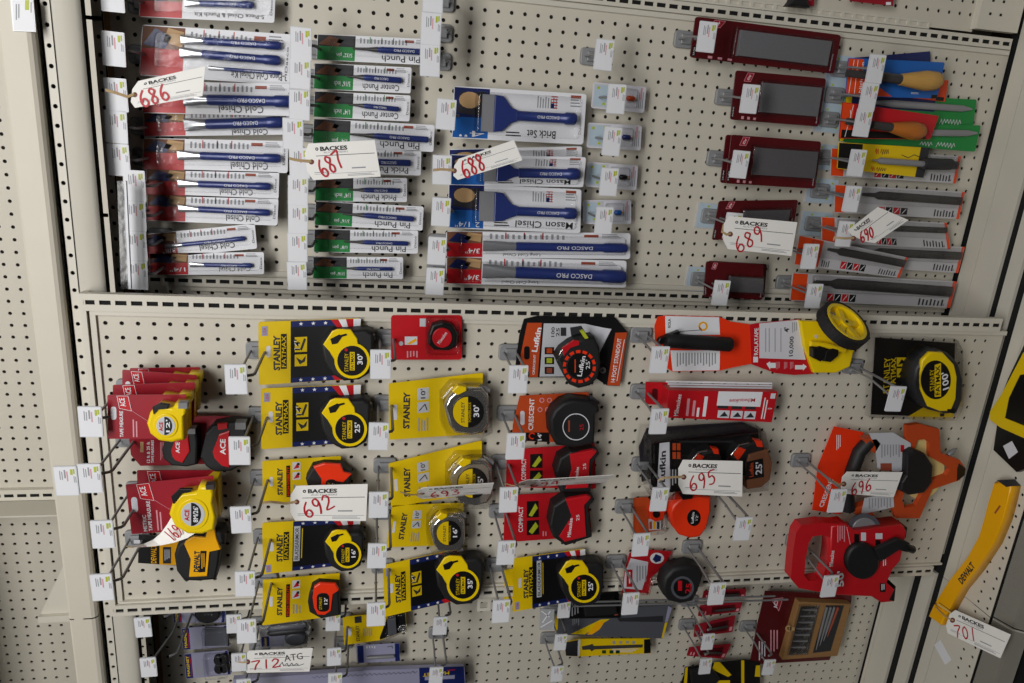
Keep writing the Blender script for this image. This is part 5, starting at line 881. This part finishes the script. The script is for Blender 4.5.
# ---------------------------------------------------------------- lower bay
DL = LOW - 1.2
cN = (64, 555, 5.333); cP = (256, 555, 5.333); cQ = (448, 555, 5.333); cR = (640, 555, 5.333); cS = (768, 512, 4)
def magnet(label, Q, shape):
    pq = K(*cN, Q); T = Thing('magnet_pack', label, 'magnet', ((pq[0][0] + pq[2][0]) / 2, (pq[0][1] + pq[2][1]) / 2), DL, 0, 'magnets on blue-edged cards'); m = MB(T).px(*cN).quad4(*Q); Wd = abs(m.c4[1][0] - m.c4[0][0])
    m.prism(m.rr(0, 0, 1, 1, .03, .05), 'lavender', 0, .06); m.rect(.01, .02, .16, .98, 'navy', .07); m.rect(.93, .02, .99, .98, 'navy', .07); m.text('MAGNET', (.07, .1), (.07, .92), Wd * .06, 'yellow', .08, .03); m.line([(.13, .1), (.15, .5), (.12, .9)], .06, 'red', .08); m.lines(.22, .1, .4, .9, 4, 'grey_ink', .07); m.build('card')
    shape(T)
    c = MB(T).px(*cN); c.mode = 'fr'; c.c4 = m.c4; c.prism(c.rr(.45, .06, .96, .96, .04, .06), 'clear', .07, .75, .1); c.build('blister')
def sh_ring(T):
    b = MB(T).px(*cN); vs = []; n = 28
    b.prism(b.circ(765, 308, 68, 28, 52), 'rubber', .08, .55, .12); b.prism(b.circ(765, 305, 26, 20, 18), 'charcoal', .5, .58, .02); b.build('ring_magnet')
def sh_sheet(T):
    b = MB(T).px(*cN); b.box(750, 390, 875, 486, 'slate', .08, .25, .03); b.build('magnet_sheet')
def sh_discs(T):
    for x, y in ((822, 565), (850, 560), (825, 612), (853, 608)):
        b = MB(T).px(*cN); b.prism(b.circ(x, y, 26, 18), 'rubber', .08, .4, .08); b.build('disc_magnet')
magnet('black ring magnet on blue-edged card, just under the lower upright', [(578, 282), (865, 284), (858, 358), (585, 358)], sh_ring)
magnet('dark square magnet sheet on blue-edged card, middle of the three magnets', [(628, 388), (870, 372), (885, 485), (635, 505)], sh_sheet)
magnet('four black disc magnets on blue-edged card, lowest of the three magnets', [(640, 525), (875, 505), (892, 635), (652, 658)], sh_discs)
T = Thing('blister_pack', 'grey blister pack with dark tool, right above the tag 712', 'blister pack', (285, 634), DL, 0); m = MB(T).px(*cP); m.prism([(18, 378), (270, 352), (292, 385), (272, 470), (200, 490), (25, 492)], 'grey_card', 0, .06); m.poly([(28, 438), (78, 432), (78, 488), (30, 490)], 'navy', .07); m.poly([(70, 432), (150, 420), (150, 486), (72, 490)], 'lavender', .075); m.lines(80, 440, 145, 480, 5, 'grey_ink', .08); m.text('MAGNET', (52, 484), (50, 440), 10, 'yellow', .08, .02); m.build('card')
for y, k in ((388, 'slate'), (412, 'charcoal')):
    b = MB(T).px(*cP); b.turn((60, y + 6), (268, y - 16), [(0, .1), (.1, .3), (.9, .3), (1, .15)], k, .4); b.build('tool_bar')
b = MB(T).px(*cP); b.prism(b.circ(210, 445, 58, 24, 34), 'slate', .08, .7, .2); b.build('round_head'); b = MB(T).px(*cP); b.prism([(20, 372), (272, 346), (300, 385), (275, 478), (200, 498), (15, 500)], 'clear', .06, 1.0, .2); b.build('blister')
T = Thing('blade_pack', 'yellow and black card tilted under the chrome tapes, with small tool', 'blade pack', (374, 629), DL, 0); m = MB(T).px(*cP); m.prism([(462, 330), (795, 300), (805, 400), (660, 455), (470, 480)], 'yellow', 0, .06); m.poly([(660, 440), (705, 318), (794, 302), (804, 400), (662, 452)], 'black', .07); m.text('STANLEY', (545, 460), (540, 375), 18, 'ink', .08, .015); m.poly([(525, 330), (562, 325), (564, 360), (527, 364)], 'charcoal', .08); m.lines(570, 390, 620, 440, 5, 'grey_ink', .08); m.prism(m.circ(500, 410, 10, 12, 24), 'off_white', .06, .07); m.build('card'); b = MB(T).px(*cP); b.prism([(700, 345), (745, 338), (752, 425), (704, 432)], 'slate', .08, .5, .08); b.build('blade_holder'); b = MB(T).px(*cP); b.prism([(690, 325), (800, 305), (808, 400), (695, 445)], 'clear', .075, .7, .1); b.build('blister')
T = Thing('small_tool_card', 'small grey card with blue ends, crossed by a long thin hook wire', 'card', (378, 653), DL, 0); m = MB(T).px(*cP); m.prism([(532, 482), (765, 470), (768, 565), (540, 578)], 'lavender', 0, .06); m.poly([(740, 472), (764, 471), (767, 565), (743, 567)], 'navy', .07); m.poly([(540, 485), (572, 483), (575, 574), (545, 576)], 'navy', .07); m.lines(585, 485, 640, 500, 4, 'off_white', .07); m.line([(700, 490), (725, 485), (728, 497)], .06, 'ink', .07); m.build('card'); b = MB(T).px(*cP); b.turn((590, 548), (735, 540), [(0, .1), (.1, .16), (1, .16)], 'steel', .25); b.build('tool_rod'); b = MB(T).px(*cP); b.prism([(505, 490), (540, 482), (545, 578), (508, 582)], 'clear', .0, .3, .05); b.build('clear_flap')
T = Thing('long_bar_pack', 'long grey and blue pack lying across the bottom edge of the picture', 'pack', (360, 676), DL, 0); m = MB(T).px(*cP); m.prism([(-120, 655), (640, 605), (1110, 592), (1118, 720), (-120, 770)], 'lavender', 0, .5); m.poly([(870, 602), (1108, 594), (1116, 718), (874, 724)], 'navy', .51); m.lines(0, 660, 250, 700, 6, 'grey_ink', .51, True); m.scrawl((300, 652), (860, 622), 12, 44, 'slate', .51, .04); m.poly([(900, 650), (1060, 640), (1060, 660), (900, 668)], 'lavender', .52); m.line([(1020, 615), (1060, 612)], .1, 'red', .52); m.text('MAGNET', (1030, 628), (890, 640), 18, 'yellow', .53, .02); m.build('carton')

# knives and saw packs
T = Thing('knife_pack', 'black pack with small white print behind the right-hand tape marked 25', 'knife', (590, 606), DL - .6, 0, 'black and yellow packs'); m = MB(T).px(*cQ); m.prism([(585, 238), (908, 195), (922, 335), (660, 340), (585, 330)], 'black', 0, .1); m.lines(655, 255, 700, 335, 3, 'grey_ink', .11); m.line([(830, 235), (852, 225)], .12, 'off_white', .11); m.line([(890, 320), (905, 318)], .12, 'rust', .11); m.build('card'); b = MB(T).px(*cQ); b.prism([(720, 250), (890, 228), (900, 310), (730, 322)], 'rubber', .1, .6, .1); b.build('knife_body')
T = Thing('knife_pack', 'wide dark grey pack with yellow stripes, below the black pack', 'saw', (614, 622), DL, 0, 'black and yellow packs'); m = MB(T).px(512, 512, 4); m.prism([(168, 400), (635, 372), (640, 382), (602, 506), (175, 490)], 'slate', 0, .12); m.poly([(235, 488), (355, 430), (392, 428), (290, 490)], 'yellow', .13); m.poly([(300, 490), (340, 440), (372, 436), (350, 470), (320, 490)], 'amber', .135); m.poly([(625, 376), (640, 384), (622, 440), (612, 440)], 'lavender', .13); m.poly([(612, 442), (622, 442), (604, 505), (598, 503)], 'yellow', .13); m.poly([(172, 402), (185, 430), (182, 470), (172, 485)], 'yellow', .13); m.lines(240, 410, 270, 460, 4, 'grey_ink', .13); m.poly([(420, 425), (605, 415), (605, 440), (430, 438)], 'charcoal', .13); m.build('card')
T = Thing('clear_bag', 'small crinkled clear bag left of the striped dark pack', 'bag', (547, 620), DL - 2.5, 0); m = MB(T).px(*cQ); m.prism([(490, 288), (568, 290), (566, 402), (486, 400)], 'foil', 0, .1, .02)
for a, b2 in (((500, 300), (540, 330)), ((545, 300), (505, 360)), ((495, 385), (555, 350))): m.line([a, b2], .12, 'white', .12)
m.build('bag_film')
T = Thing('saw_blade_pack', 'slim yellow card with a dark blade, below the striped dark pack', 'saw', (607, 647), DL, 0, 'black and yellow packs'); m = MB(T).px(512, 512, 4); m.prism([(210, 520), (272, 508), (552, 506), (556, 565), (268, 578), (215, 575)], 'yellow', 0, .08); m.poly([(210, 522), (272, 510), (268, 577), (216, 575)], 'charcoal', .09); m.poly([(528, 510), (553, 508), (555, 564), (528, 566)], 'black', .09); m.poly([(264, 511), (274, 510), (270, 577), (262, 577)], 'off_white', .095); m.lines(400, 545, 520, 562, 3, 'off_white', .09, True)
for x in (360, 390, 415): m.rect(x, 553, x + 16, 566, 'dark_green', .09)
m.lines(395, 516, 500, 530, 4, 'grey_ink', .09); m.build('card'); b = MB(T).px(512, 512, 4); b.prism([(280, 540), (310, 534), (322, 530), (326, 538), (522, 532), (522, 542), (330, 550), (318, 558), (312, 550), (282, 552)], 'dark_steel', .09, .18); b.build('saw_blade')
for lab, P in (('upper of two red cards behind the hook rods', [(340, 190), (565, 178), (560, 225), (330, 232)]), ('red card just under the thin rods, second of the red cards', [(318, 268), (545, 248), (530, 300), (308, 325)]), ('glossy red card with dark insert, third of the red cards', [(292, 372), (508, 320), (492, 408), (285, 436)]), ('lowest red card, tilted, over the black and yellow pack', [(262, 490), (485, 472), (448, 552), (248, 535)])):
    pq = K(*cR, P); T = Thing('red_bit_card', 'small ' + lab, 'card', ((pq[0][0] + pq[2][0]) / 2, (pq[0][1] + pq[2][1]) / 2), DL, 0, 'small dark red cards low on the right'); m = MB(T).px(*cR).quad4(*P); m.prism(m.rr(0, 0, 1, 1, .03, .06), 'crimson', 0, .06); m.rect(.3, .15, .85, .8, 'maroon', .07); m.rect(.9, .1, .97, .35, 'pink_ink', .07); m.lines(.05, .1, .2, .5, 2, 'pink_ink', .07); m.build('card'); b = MB(T).px(*cR); b.mode = 'fr'; b.c4 = m.c4; b.turn((.36, .5), (.82, .5), [(0, .06), (.2, .12), (1, .12)], 'dark_steel', .25); b.build('drill_bit')
T = Thing('knife_pack', 'black and yellow pack at the bottom edge below the red cards', 'knife', (715, 672), DL, 0, 'black and yellow packs'); m = MB(T).px(*cR); m.prism([(240, 600), (560, 558), (640, 570), (640, 720), (200, 740), (235, 640)], 'black', 0, .1); m.poly([(398, 572), (425, 570), (488, 640), (470, 650), (385, 610)], 'yellow', .11); m.rect(540, 562, 556, 720, 'yellow', .11); m.poly([(618, 590), (640, 588), (640, 650), (612, 648)], 'yellow', .11); m.poly([(242, 600), (255, 598), (250, 690), (232, 700)], 'yellow', .11); m.poly([(370, 670), (480, 668), (480, 684), (360, 700)], 'yellow', .11); m.build('card'); b = MB(T).px(*cR); b.prism([(270, 620), (380, 605), (430, 660), (400, 700), (280, 700)], 'rubber', .1, .5, .1); b.build('knife_body')
# wooden bit box on a dark red card
T = Thing('drill_bit_box', 'open wooden box of drill bits on a dark red hanging card', 'drill bits', (805, 628), DL, 0); m = MB(T).px(*cR); m.prism([(668, 192), (1130, 210), (1120, 300), (1010, 560), (585, 585), (620, 400)], 'maroon', 0, .08); m.poly([(700, 236), (762, 228), (740, 298)], 'crimson', .09); m.line([(700, 236), (762, 228), (740, 298), (700, 236)], .06, 'pink_ink', .095); m.text('ACE', (722, 284), (728, 236), 20, 'white', .1, .02)
m.lines(630, 460, 672, 575, 3, 'off_white', .1); m.lines(690, 400, 740, 545, 3, 'pink_ink', .1); m.build('card')
def boxpart(P, k, w0, w1, name, par=None, bev=0.0):
    b = MB(T).px(*cS); b.prism(P, k, w0, w1, bev); return b.build(name, par)
bx = boxpart([(118, 352), (326, 362), (272, 568), (52, 584)], 'box_wood', .09, .8, 'wooden_box', None, .05)
boxpart([(132, 378), (204, 378), (158, 566), (84, 572)], 'charcoal', .81, .84, 'tray_well', bx); boxpart([(232, 374), (304, 374), (250, 556), (180, 564)], 'charcoal', .81, .84, 'tray_well', bx)
for q in range(7):
    b = MB(T).px(*cS); y = 392 + q * 25; x0 = 138 - q * 7.5; b.turn((x0, y), (x0 + 56, y - 2), [(0, .05), (.3, .1), (1, .13)], 'steel', .9, n=8); b.build('drill_bit')
for q in range(4):
    b = MB(T).px(*cS); b.turn((236 + q * 15, 380), (192 + q * 15, 552 - q * 18), [(0, .13), (.6, .12), (1, .04)], ('steel', 'bright_steel', 'steel', 'rust')[q], .92, n=8); b.build('drill_bit')
boxpart([(128, 374), (208, 374), (160, 572), (78, 576)], 'clear', .85, 1.0, 'clear_cover', None, .03)
b = MB(T).px(*cS); b.ring(82, 466, 7, 13, 'tan', .95, 16); b.prism([(88, 458), (108, 462), (106, 474), (86, 474)], 'tan', .85, .95); b.build('latch')
# thin rods crossing between the bays
for q, (a, b2) in enumerate((((548, 603), (775, 596)), ((560, 606.5), (788, 599.5)))):
    T = Thing('thin_rod', ('upper' if q == 0 else 'lower') + ' of two thin grey rods hanging along the lower upright', 'rod', a, DL - 2.6, 0, 'thin grey rods'); m = MB(T).px(); m.tube([(*m.L(*a, 0), 0), (*m.L((a[0] + b2[0]) / 2, (a[1] + b2[1]) / 2 + .6, 0), 0), (*m.L(*b2, 0), 0)], .09, 'steel'); m.build('rod')

for x, y, who in ((143, 627.5, 'top one beside the shelf lip, low left'), (148.5, 667.5, 'bottom one beside the shelf lip, low left')): hook(x, y, LOW, who, sc=.88, L=7, off=(.9, .3))
for x, y, who in ((234, 624, 'behind the label of the lowest orange tape'), (239, 662.5, 'crossed by the string of tag 712'), (244, 688, 'cut by the bottom edge under tag 712')): hook(x, y, LOW, who, sc=.88, L=5)
for x, y, who in ((333, 622, 'half hidden by the small orange tape marked 12'), (334, 657, 'holding the tilted yellow and black card'), (335, 682, 'beside the long pack at the bottom edge')): hook(x, y, LOW, who, sc=.88, L=5)
for x, y, who in ((440, 626, 'empty, below the tilted tape marked 35'), (436, 676, 'with its long wire over the small grey card')): hook(x, y, LOW, who, sc=.9, L=5, off=(0, .6))
for x, y, who in ((564, 610, 'holding the black pack'), (560.5, 642.5, 'holding the slim yellow card'), (557, 674, 'low, near the bottom edge')): hook(x, y, LOW, who, sc=.85, L=4.4, off=(-.3, .5))
for x, y, who in ((708, 642, 'holding the glossy red card'), (705.5, 666.5, 'holding the lowest red card'), (769, 667.5, 'holding the wooden box of bits')): hook(x, y, LOW, who, sc=.88, L=5, off=(-.4, .9))
# ---------------------------------------------------------------- things on the base deck
class DeckThing(Thing):
    def __init__(s, name, label, cat, p, group=None):
        o = bpy.data.objects.new(name, None); COLL.objects.link(o); o.empty_display_size = .02; o['label'] = label; o['category'] = cat
        if group: o['group'] = group
        s.o = o; s.i, s.d = un_deck(p[0], p[1], DECK)
        m = Matrix.Identity(4)
        for r, (a, b, c) in enumerate(((-1, 0, 0), (0, -1, 0), (0, 0, 1))): m[r][0], m[r][1], m[r][2] = a, b, c
        m.translation = wpt(DECK, s.i, s.d); o.matrix_world = m
    def loc(s, px, py, w=0.0):
        i, d = un_deck(px, py, DECK - w); return i - s.i, -(d - s.d)
T = DeckThing('hand_tool', 'long curved yellow tool handle lying on the deck, tagged 701', 'tool', (965, 570)); m = MB(T).px()
m.prism([(999, 481), (993, 500), (989, 516), (983, 536), (971, 558), (952, 582), (938, 604), (945, 610), (951, 612), (963, 590), (980, 569), (997, 543), (1007, 519), (1012, 500), (1015, 486), (1008, 481)], 'amber', .02, 1.0, .18); m.text('DEWALT', (960, 582), (973, 564), 6.5, 'ink', 1.02, .04); m.line([(1000, 506), (995, 513)], .15, 'rust', 1.02); o = m.build('shaft')
m = MB(T).px(); m.prism([(937, 604), (931.5, 616), (944, 625), (950, 612)], 'amber', .02, .95, .15); m.build('butt_end'); m = MB(T).px(); m.line([(937.5, 604.5), (950.5, 612.5)], .12, 'cream', 1.03); m.line([(939, 602.5), (951, 611)], .06, 'charcoal', 1.03); m.build('cable_tie')
m = MB(T).px(); m.prism([(1000, 480), (1009, 479.5), (1015, 486), (1010, 487)], 'charcoal', .1, 1.05, .05); m.build('end_cap')
T = DeckThing('tool_pack', 'black and yellow packaged tool cut by the right edge of the picture', 'pack', (1012, 420)); m = MB(T).px(); m.prism([(1030, 336), (1010, 378), (1003, 396), (995, 450), (1018, 472), (1045, 462), (1060, 350)], 'black', .02, .5, .05); m.lines(1012, 378, 1022, 392, 3, 'grey_ink', .52); m.poly([(1003, 446), (1012, 441), (1018, 452), (1009, 459)], 'off_white', .52); m.poly([(1008, 384), (1013, 382), (1020, 390), (1014, 396)], 'off_white', .52); m.build('card')
m = MB(T).px(); m.prism([(1026, 352), (1004, 394), (992, 412), (992, 420), (1003, 428), (1030, 440), (1050, 425), (1050, 350)], 'yellow', .5, 1.2, .1); m.prism([(1020, 375), (1009, 398), (1005, 418), (1030, 428), (1050, 418), (1050, 370)], 'black', 1.2, 1.3); m.build('yellow_tool')
T = DeckThing('price_sticker', 'small blank white sticker on the deck below the tag 701', 'sticker', (942, 652)); m = MB(T).px(); m.prism([(934, 645), (940, 640), (951, 660), (945, 664.5)], 'paper', .0, .03); m.build('paper')

# ---------------------------------------------------------------- numbered auction tags on strings
DIG = {'0': [(.5, .97), (.22, .75), (.2, .3), (.45, .02), (.75, .25), (.78, .7), (.55, .97)], '1': [(.55, 1), (.5, .5), (.48, 0)], '2': [(.15, .75), (.4, .97), (.75, .8), (.6, .45), (.15, .03), (.9, .06)],
 '3': [(.2, .9), (.6, .95), (.72, .75), (.4, .55), (.75, .35), (.55, .04), (.15, .1)], '4': [(.65, 0), (.65, 1), (.15, .35), (.9, .35)], '5': [(.9, .97), (.35, .92), (.28, .55), (.6, .6), (.8, .32), (.58, .04), (.18, .06)],
 '6': [(.72, 1), (.36, .72), (.18, .38), (.25, .1), (.5, 0), (.78, .14), (.74, .4), (.5, .48), (.24, .3)], '7': [(.08, .92), (.85, .97), (.5, .5), (.32, 0)],
 '8': [(.72, .85), (.46, .98), (.25, .8), (.45, .55), (.72, .3), (.6, .05), (.3, .02), (.2, .25), (.45, .5), (.75, .75), (.72, .85)], '9': [(.75, .7), (.5, .5), (.24, .65), (.3, .92), (.6, .99), (.75, .75), (.7, .35), (.5, -.05)]}
def written(m, s, p0, p1, h, k, w, wd=.12):
    a, b = m.L(*p0, w), m.L(*p1, w); ex, ey = (b[0] - a[0]) / len(s), (b[1] - a[1]) / len(s); l = math.hypot(ex, ey); nx, ny = -ey / l * h, ex / l * h
    keep = m.mode; pts_all = [[(a[0] + ex * (q + x) + nx * (y - .5), a[1] + ey * (q + x) + ny * (y - .5)) for x, y in DIG[c]] for q, c in enumerate(s)]
    m.mode = 'uv'
    for P in pts_all:       # rounded pen line: subdivide each stroke
        Q = []
        for t in range(len(P) - 1):
            p_, q_, r_, s_ = P[max(t - 1, 0)], P[t], P[t + 1], P[min(t + 2, len(P) - 1)]
            for u in (0, .33, .66):
                Q.append(tuple(.5 * (2 * q_[z] + (r_[z] - p_[z]) * u + (2 * p_[z] - 5 * q_[z] + 4 * r_[z] - s_[z]) * u * u + (3 * q_[z] - p_[z] - 3 * r_[z] + s_[z]) * u ** 3) for z in (0, 1)))
        Q.append(P[-1]); m.line(Q, wd, k, w)
    m.mode = keep
TAGG = 'white auction tags on strings'
def tag_face(m, H, num, n0, n1, nh):
    m.prism([(.07, 0), (1, 0), (1, 1), (.07, 1), (0, .74), (0, .26)], 'tagcard', 0, .03)
    m.text('BACKES', (.22, .84), (.6, .84), H * .12, 'ink', .04, .04); m.poly(m.circ(.175, .84, .022, 14, .045), 'ink', .04); m.poly(m.circ(.175, .84, .008, 10, .018), 'tagcard', .045); m.text('AUCTIONEERS', (.26, .735), (.6, .735), H * .05, 'grey_ink', .04)
    m.rect(.15, .645, .97, .66, 'ink', .04); m.rect(.1, .15, .97, .16, 'grey_ink', .04); m.lines(.62, .24, .84, .32, 1, 'grey_ink', .04, True); m.lines(.55, .06, .97, .13, 2, 'grey_ink', .04, True); m.lines(.1, .18, .3, .22, 1, 'grey_ink', .04, True)
    m.ring(.085, .5, .012, .04, 'grommet', .045, 20) if H == 0 else None
def tag(num, label, crop, Q, hole, n0, n1, nh, d, string=None, T=None, bend=0.0, extra=None):
    if T is None:
        pq = K(*crop, Q); T = Thing('auction_tag', label, 'tag', K(*crop, [hole])[0], d, 0, TAGG)
    m = MB(T).px(*crop).quad4(*Q); H = math.hypot(m.c4[3][0] - m.c4[0][0], m.c4[3][1] - m.c4[0][1])
    tag_face(m, H, num, n0, n1, nh)
    m.px(*crop); m.ring(hole[0], hole[1], crop[2] * .8, crop[2] * 2.6, 'grommet', .045, 20); a = m.L(*n0, .05); q = m.L(n0[0], n0[1] - nh, .05)
    written(m, num, n0, n1, math.hypot(q[0] - a[0], q[1] - a[1]), 'marker', .05)
    if extra: extra(m)
    if bend:                                                  # curl the card about its short side
        u0 = min(v[0] for v in m.v)
        m.v = [(u, v, w + bend * ((u - u0) ** 2) / 12) for u, v, w in m.v]
    m.build('tag_card')
    if string:
        s = MB(T).px(*crop); h0 = s.L(*hole, .05); P = [(*h0, .08)]
        n = len(string)
        for t, q in enumerate(string): P.append((*s.L(*q, 0), .1 - .05 * t))
        s.tube(P, .05, 'twine', 6); s.tube([(x, y + .09, w) for x, y, w in P], .045, 'twine', 6); s.build('string')
    return T
tag('686', 'crooked auction tag 686 over the left row of blue chisels', (100, 0, 5.333), [(178, 438), (562, 352), (547, 512), (160, 580)], (185, 505), (205, 535), (365, 485), 82, 1.0, [(150, 520), (90, 500), (30, 484)])
tag('687', 'auction tag 687 hanging over the row of green-headed punches', (280, 110, 5.333), [(125, 180), (505, 160), (537, 355), (150, 375)], (168, 277), (205, 325), (330, 250), 92, 1.0, [(140, 275), (100, 272), (50, 262)])
tag('688', 'slanted auction tag 688 over the masonry chisels', (420, 70, 4.267), [(148, 385), (400, 298), (437, 385), (140, 475)], (146, 430), (175, 432), (272, 385), 72, 1.0, [(120, 428), (90, 426), (55, 430)])
tag('689', 'auction tag 689 hanging over a dark red stone card', (660, 120, 4.267), [(272, 408), (585, 436), (560, 580), (268, 548)], (300, 487), (318, 542), (440, 475), 66, .9, [(280, 490), (262, 478), (270, 450)])
tag('690', 'curled auction tag 690 slanting over the grey files', (800, 130, 5.333), [(240, 545), (415, 410), (578, 480), (385, 612)], (285, 578), (318, 575), (392, 540), 60, .9, [(240, 580), (180, 576), (178, 590)])
def t692(): pass
tag('692', 'auction tag 692 between the orange tape and the tape marked 16', (256, 342, 4), [(140, 575), (447, 567), (440, 715), (135, 714)], (163, 640), (185, 680), (305, 632), 60, -2.4, [(120, 645), (60, 640), (22, 645)])
tag('695', 'auction tag 695 over the clear clamshell with two tapes', (512, 342, 4), [(665, 470), (922, 476), (920, 618), (665, 606)], (687, 540), (705, 572), (815, 535), 58, -3.2, [(650, 540), (600, 545), (585, 555)])
tag('696', 'auction tag 696 over the orange open reel', (768, 342, 4), [(298, 518), (538, 520), (502, 620), (288, 605)], (303, 568), (330, 592), (415, 568), 46, -3.0, [(280, 570), (262, 560), (240, 555)])
def ex712(m):
    keep = m.k; m.px(256, 555, 5.333); m.text('ATG', (150, 552), (248, 538), 34, 'ink', .05); m.line([(125, 590), (140, 572), (148, 592), (165, 578), (175, 594), (190, 576), (200, 590), (215, 578), (228, 590), (255, 580)], .05, 'ink', .05)
tag('712', 'auction tag 712 with added black handwriting, low on the left', (256, 555, 5.333), [(-62, 510), (303, 495), (285, 620), (-72, 628)], (-45, 570), (-25, 590), (132, 572), 46, 1.6, [(-70, 570), (-120, 565)], None, 0, ex712)
# tag on the yellow handle, lying on the deck
T = DeckThing('auction_tag', 'auction tag 701 tied to the end of the yellow handle', 'tag', (952, 620), TAGG); T.o.location.z += 1.1 * S
T.loc = (lambda f: (lambda px, py, w=0.0: f(px, py, w + 1.1)))(T.loc)
tag('701', '', (768, 512, 4), [(735, 385), (972, 490), (930, 585), (705, 478)], (738, 433), (745, 475), (835, 492), 46, 0, [(715, 420), (690, 400), (670, 380)], T)
# tags seen nearly edge-on: cards pitched about their long side
def edge_tag(num, label, p0, p1, pitch, d):
    ang = -math.degrees(math.atan2(p1[1] - p0[1], p1[0] - p0[0])); T = Thing('auction_tag', label, 'tag', p0, d, ang, TAGG)
    T.o.matrix_world = T.o.matrix_world @ Matrix.Rotation(math.radians(pitch), 4, 'X')
    u, v = T.loc(*p1); m = MB(T); H = 2.45; L_ = math.hypot(u, v); m.c4 = [(0, -H / 2), (L_, -H / 2), (L_, H / 2), (0, H / 2)]; m.mode = 'fr'; tag_face(m, H, num, 0, 0, 0); m.mode = 'uv'; m.ring(.35, 0, .08, .22, 'grommet', .045, 20)
    written(m, num, (.9, -.5), (3.2, .0), 1.1, 'marker', .05); m.build('tag_card')
    s = MB(T); s.tube([(.35, 0, .05), (0, .05, .1), (-.5, .1, .1), (-1.2, .0, -.2)], .05, 'twine', 6); s.build('string')
edge_tag('693', 'auction tag 693 seen nearly edge-on over the chrome tapes', (417, 493.5), (492, 489.5), 42, -2.6)
edge_tag('694', 'blurred auction tag 694 seen edge-on between the two red tapes', (518, 484), (609, 480), 49, -3.3)
# twisted tag at the crimson metric card
T = Thing('auction_tag', 'twisted auction tag 691 curling out behind the yellow metric tape', 'tag', (145, 546), -3.4, 0, TAGG); m = MB(T).px(50, 440, 5.333)
top_e = [(440, 566), (500, 555), (550, 532), (590, 498), (625, 450), (645, 415)]; bot_e = [(440, 574), (520, 570), (590, 562), (660, 548), (735, 522), (800, 480)]
vs = []
for t in range(6):
    for P, w in ((top_e[t], -.1 + .02 * t), (bot_e[t], .35 + .03 * t)): vs.append((*m.L(*P, w), w))
m.add(vs, [[2 * t + 1, 2 * t + 3, 2 * t + 2, 2 * t] for t in range(5)], 'tagcard'); o_ = [(a, b, c - .03) for a, b, c in vs]; m.add(o_, [[2 * t, 2 * t + 2, 2 * t + 3, 2 * t + 1] for t in range(5)], 'tagcard')
written(m, '691', (690, 470), (628, 520), .9, 'marker', .5, .08); m.build('tag_card')
s = MB(T).px(50, 440, 5.333); s.tube([(*s.L(445, 570), .05), (*s.L(420, 566), .1), (*s.L(412, 560), .1)], .05, 'twine', 6); s.build('string')
